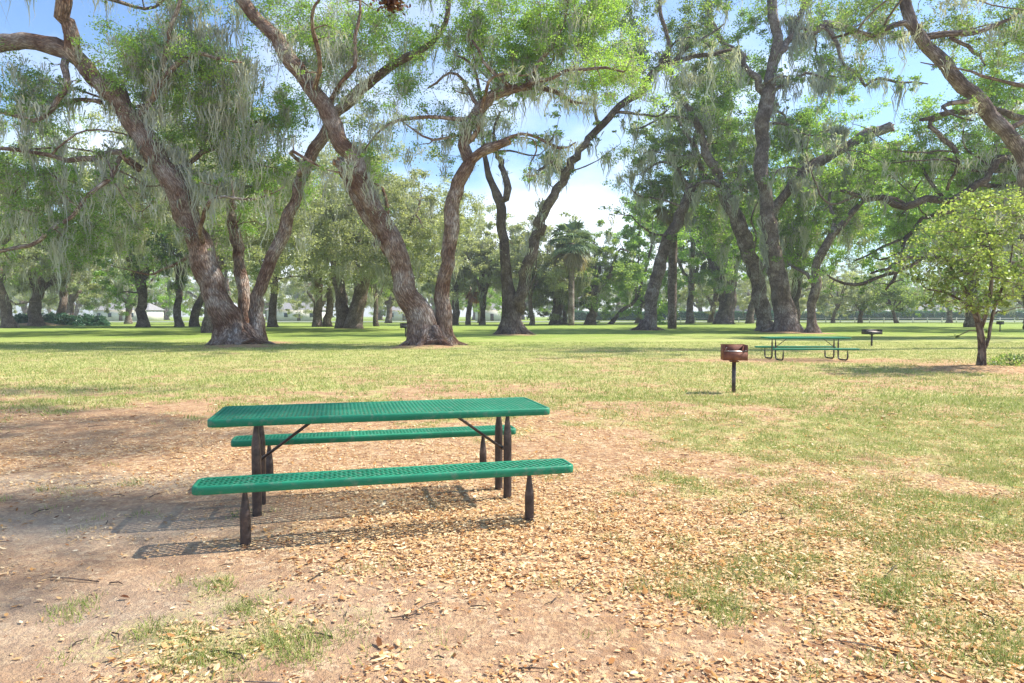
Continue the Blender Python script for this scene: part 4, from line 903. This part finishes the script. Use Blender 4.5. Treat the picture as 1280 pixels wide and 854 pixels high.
def litter(name, n, y0, y1, size, label, powr=1.0):
    x, y = scatter(n, y0, y1, powr); g, l, s, lu = zones(x, y)
    n4 = gnoise(x, y, 2.6, 12); keep = rng.random(n) < np.clip((l-.12)*(1-.2*np.clip(g*1.4-.3, 0, 1))*1.0+(n4-.5)*1.3, 0.02, 1); x, y, l = x[keep], y[keep], l[keep]; n = len(x)
    z = gz(x, y)+rng.uniform(.003, .012, n)+.022*rng.random(n)*sm(.7, 1, l)
    yaw = rng.uniform(0, 6.28, n); ln = size*rng.gamma(5, 1/5., n); wd = ln*rng.uniform(.28, .5, n)
    tilt = rng.normal(0, .2, (n, 2)); curl = rng.normal(.14, .18, n); fold = rng.uniform(-.1, .6, n)
    tx = np.array([-.5, -.18, .2, .5, .2, -.18]); ty = np.array([0, .5, .45, 0, -.45, -.5])
    px_ = tx[None]*ln[:, None]; py_ = ty[None]*wd[:, None]
    pz = np.abs(py_)*fold[:, None]+(np.abs(tx)[None]**2)*4*curl[:, None]*ln[:, None]*.35+px_*tilt[:, :1]+py_*tilt[:, 1:]
    pz -= np.minimum(pz.min(1), 0)[:, None]*.85
    c_, s_ = np.cos(yaw)[:, None], np.sin(yaw)[:, None]
    V = np.stack([x[:, None]+px_*c_-py_*s_, y[:, None]+px_*s_+py_*c_, z[:, None]+pz], -1).reshape(-1, 3)
    bidx = np.arange(n)[:, None]*6; F = np.vstack([bidx+np.array([[0, 1, 2, 3]]), bidx+np.array([[0, 3, 4, 5]])])
    tone = np.where(rng.random(n) < .2, rng.uniform(0, .35, n), np.clip(rng.normal(.62, .2, n), 0, 1))
    o_ = mesh_obj(name, V, F, FLEAF, attrs=dict(tone=np.repeat(tone, 6))); tag(o_, label, 'fallen leaves', kind='stuff')
litter('fallen_leaves', 400000, 2.3, 11, .0225, 'dry tan and orange oak leaves scattered over the dirt around the picnic table')
litter('fallen_leaves', 95000, 9, 30, .038, 'dry leaves thinning out over the lawn behind the picnic table', .8)
m, t, b, o = new_mat('grass_blade'); t.nodes.remove(b)
c = ramp(t, attr(t, 'tone'), [(0, (.13, .22, .04)), (.5, (.30, .37, .10)), (.8, (.50, .50, .20)), (1, (.70, .62, .36))])
d = N(t, 'ShaderNodeBsdfDiffuse'); tr = N(t, 'ShaderNodeBsdfTranslucent'); mxs = N(t, 'ShaderNodeMixShader'); mxs.inputs[0].default_value = .35
t.links.new(c, d.inputs[0]); t.links.new(c, tr.inputs[0]); t.links.new(d.outputs[0], mxs.inputs[1]); t.links.new(tr.outputs[0], mxs.inputs[2]); t.links.new(mxs.outputs[0], o.inputs[0]); GRASS = m
def grass(name, n, y0, y1, h, wd, nb, spread, label, powr=1.0, bias=.45):
    x, y = scatter(n, y0, y1, powr); g, l, s, lu = zones(x, y); n2 = .5*gnoise(x, y, 3.2, 8)+.5*gnoise(x, y, 8, 18)
    keep = rng.random(n) < np.clip((g+(n2-.5)*1.7-bias)*2.6, 0, 1); x, y, lu = x[keep], y[keep], lu[keep]; n = len(x)
    X_ = np.repeat(x, nb)+rng.normal(0, spread, n*nb); Y_ = np.repeat(y, nb)+rng.normal(0, spread, n*nb); q = n*nb
    Z_ = gz(X_, Y_); a = rng.uniform(0, 6.28, q); hh = h*rng.uniform(.4, 1.3, q); lean = hh[:, None]*rng.normal(0, .55, (q, 2)); ww = wd*rng.uniform(.7, 1.3, q)
    dx, dy = np.cos(a)*ww/2, np.sin(a)*ww/2
    V = np.stack([np.stack([X_-dx, Y_-dy, Z_-.004], -1), np.stack([X_+dx, Y_+dy, Z_-.004], -1), np.stack([X_+lean[:, 0], Y_+lean[:, 1], Z_+hh], -1)], 1).reshape(-1, 3)
    tone = np.clip(np.repeat(rng.normal(.62, .2, n)-.25*lu, nb)+rng.normal(0, .15, q), 0, 1)
    o_ = mesh_obj(name, V, np.arange(q*3).reshape(-1, 3), GRASS, attrs=dict(tone=np.repeat(tone, 3))); tag(o_, label, 'grass', kind='stuff')
grass('grass', 115000, 2.3, 13, .04, .006, 10, .045, 'short tufts of grass growing through the fallen leaves', 1.0, .33)
grass('grass', 70000, 10, 40, .06, .016, 5, .10, 'short sunlit lawn grass behind the picnic table', .75, .25)
mb = MB(); tw = []
for q in range(190):
    x, y = scatter(1, 2.5, 12, 1.0); x, y = x[0], y[0]; a = rng.uniform(0, 6.28); ln = rng.gamma(3, .05); z = float(gz(np.array([x]), np.array([y]))[0])+.008
    p0 = np.array([x, y, z]); d = np.array([math.cos(a), math.sin(a), 0]); pts = [p0, p0+d*ln*.5+np.array([rng.normal(0, .01), rng.normal(0, .01), .008]), p0+d*ln]
    mb.tube(pts, [.004, .0035, .002], n=5)
tag(mb.build('fallen_twigs', BARK_DARK), 'small dark twigs scattered over the dirt', 'twigs', kind='stuff')
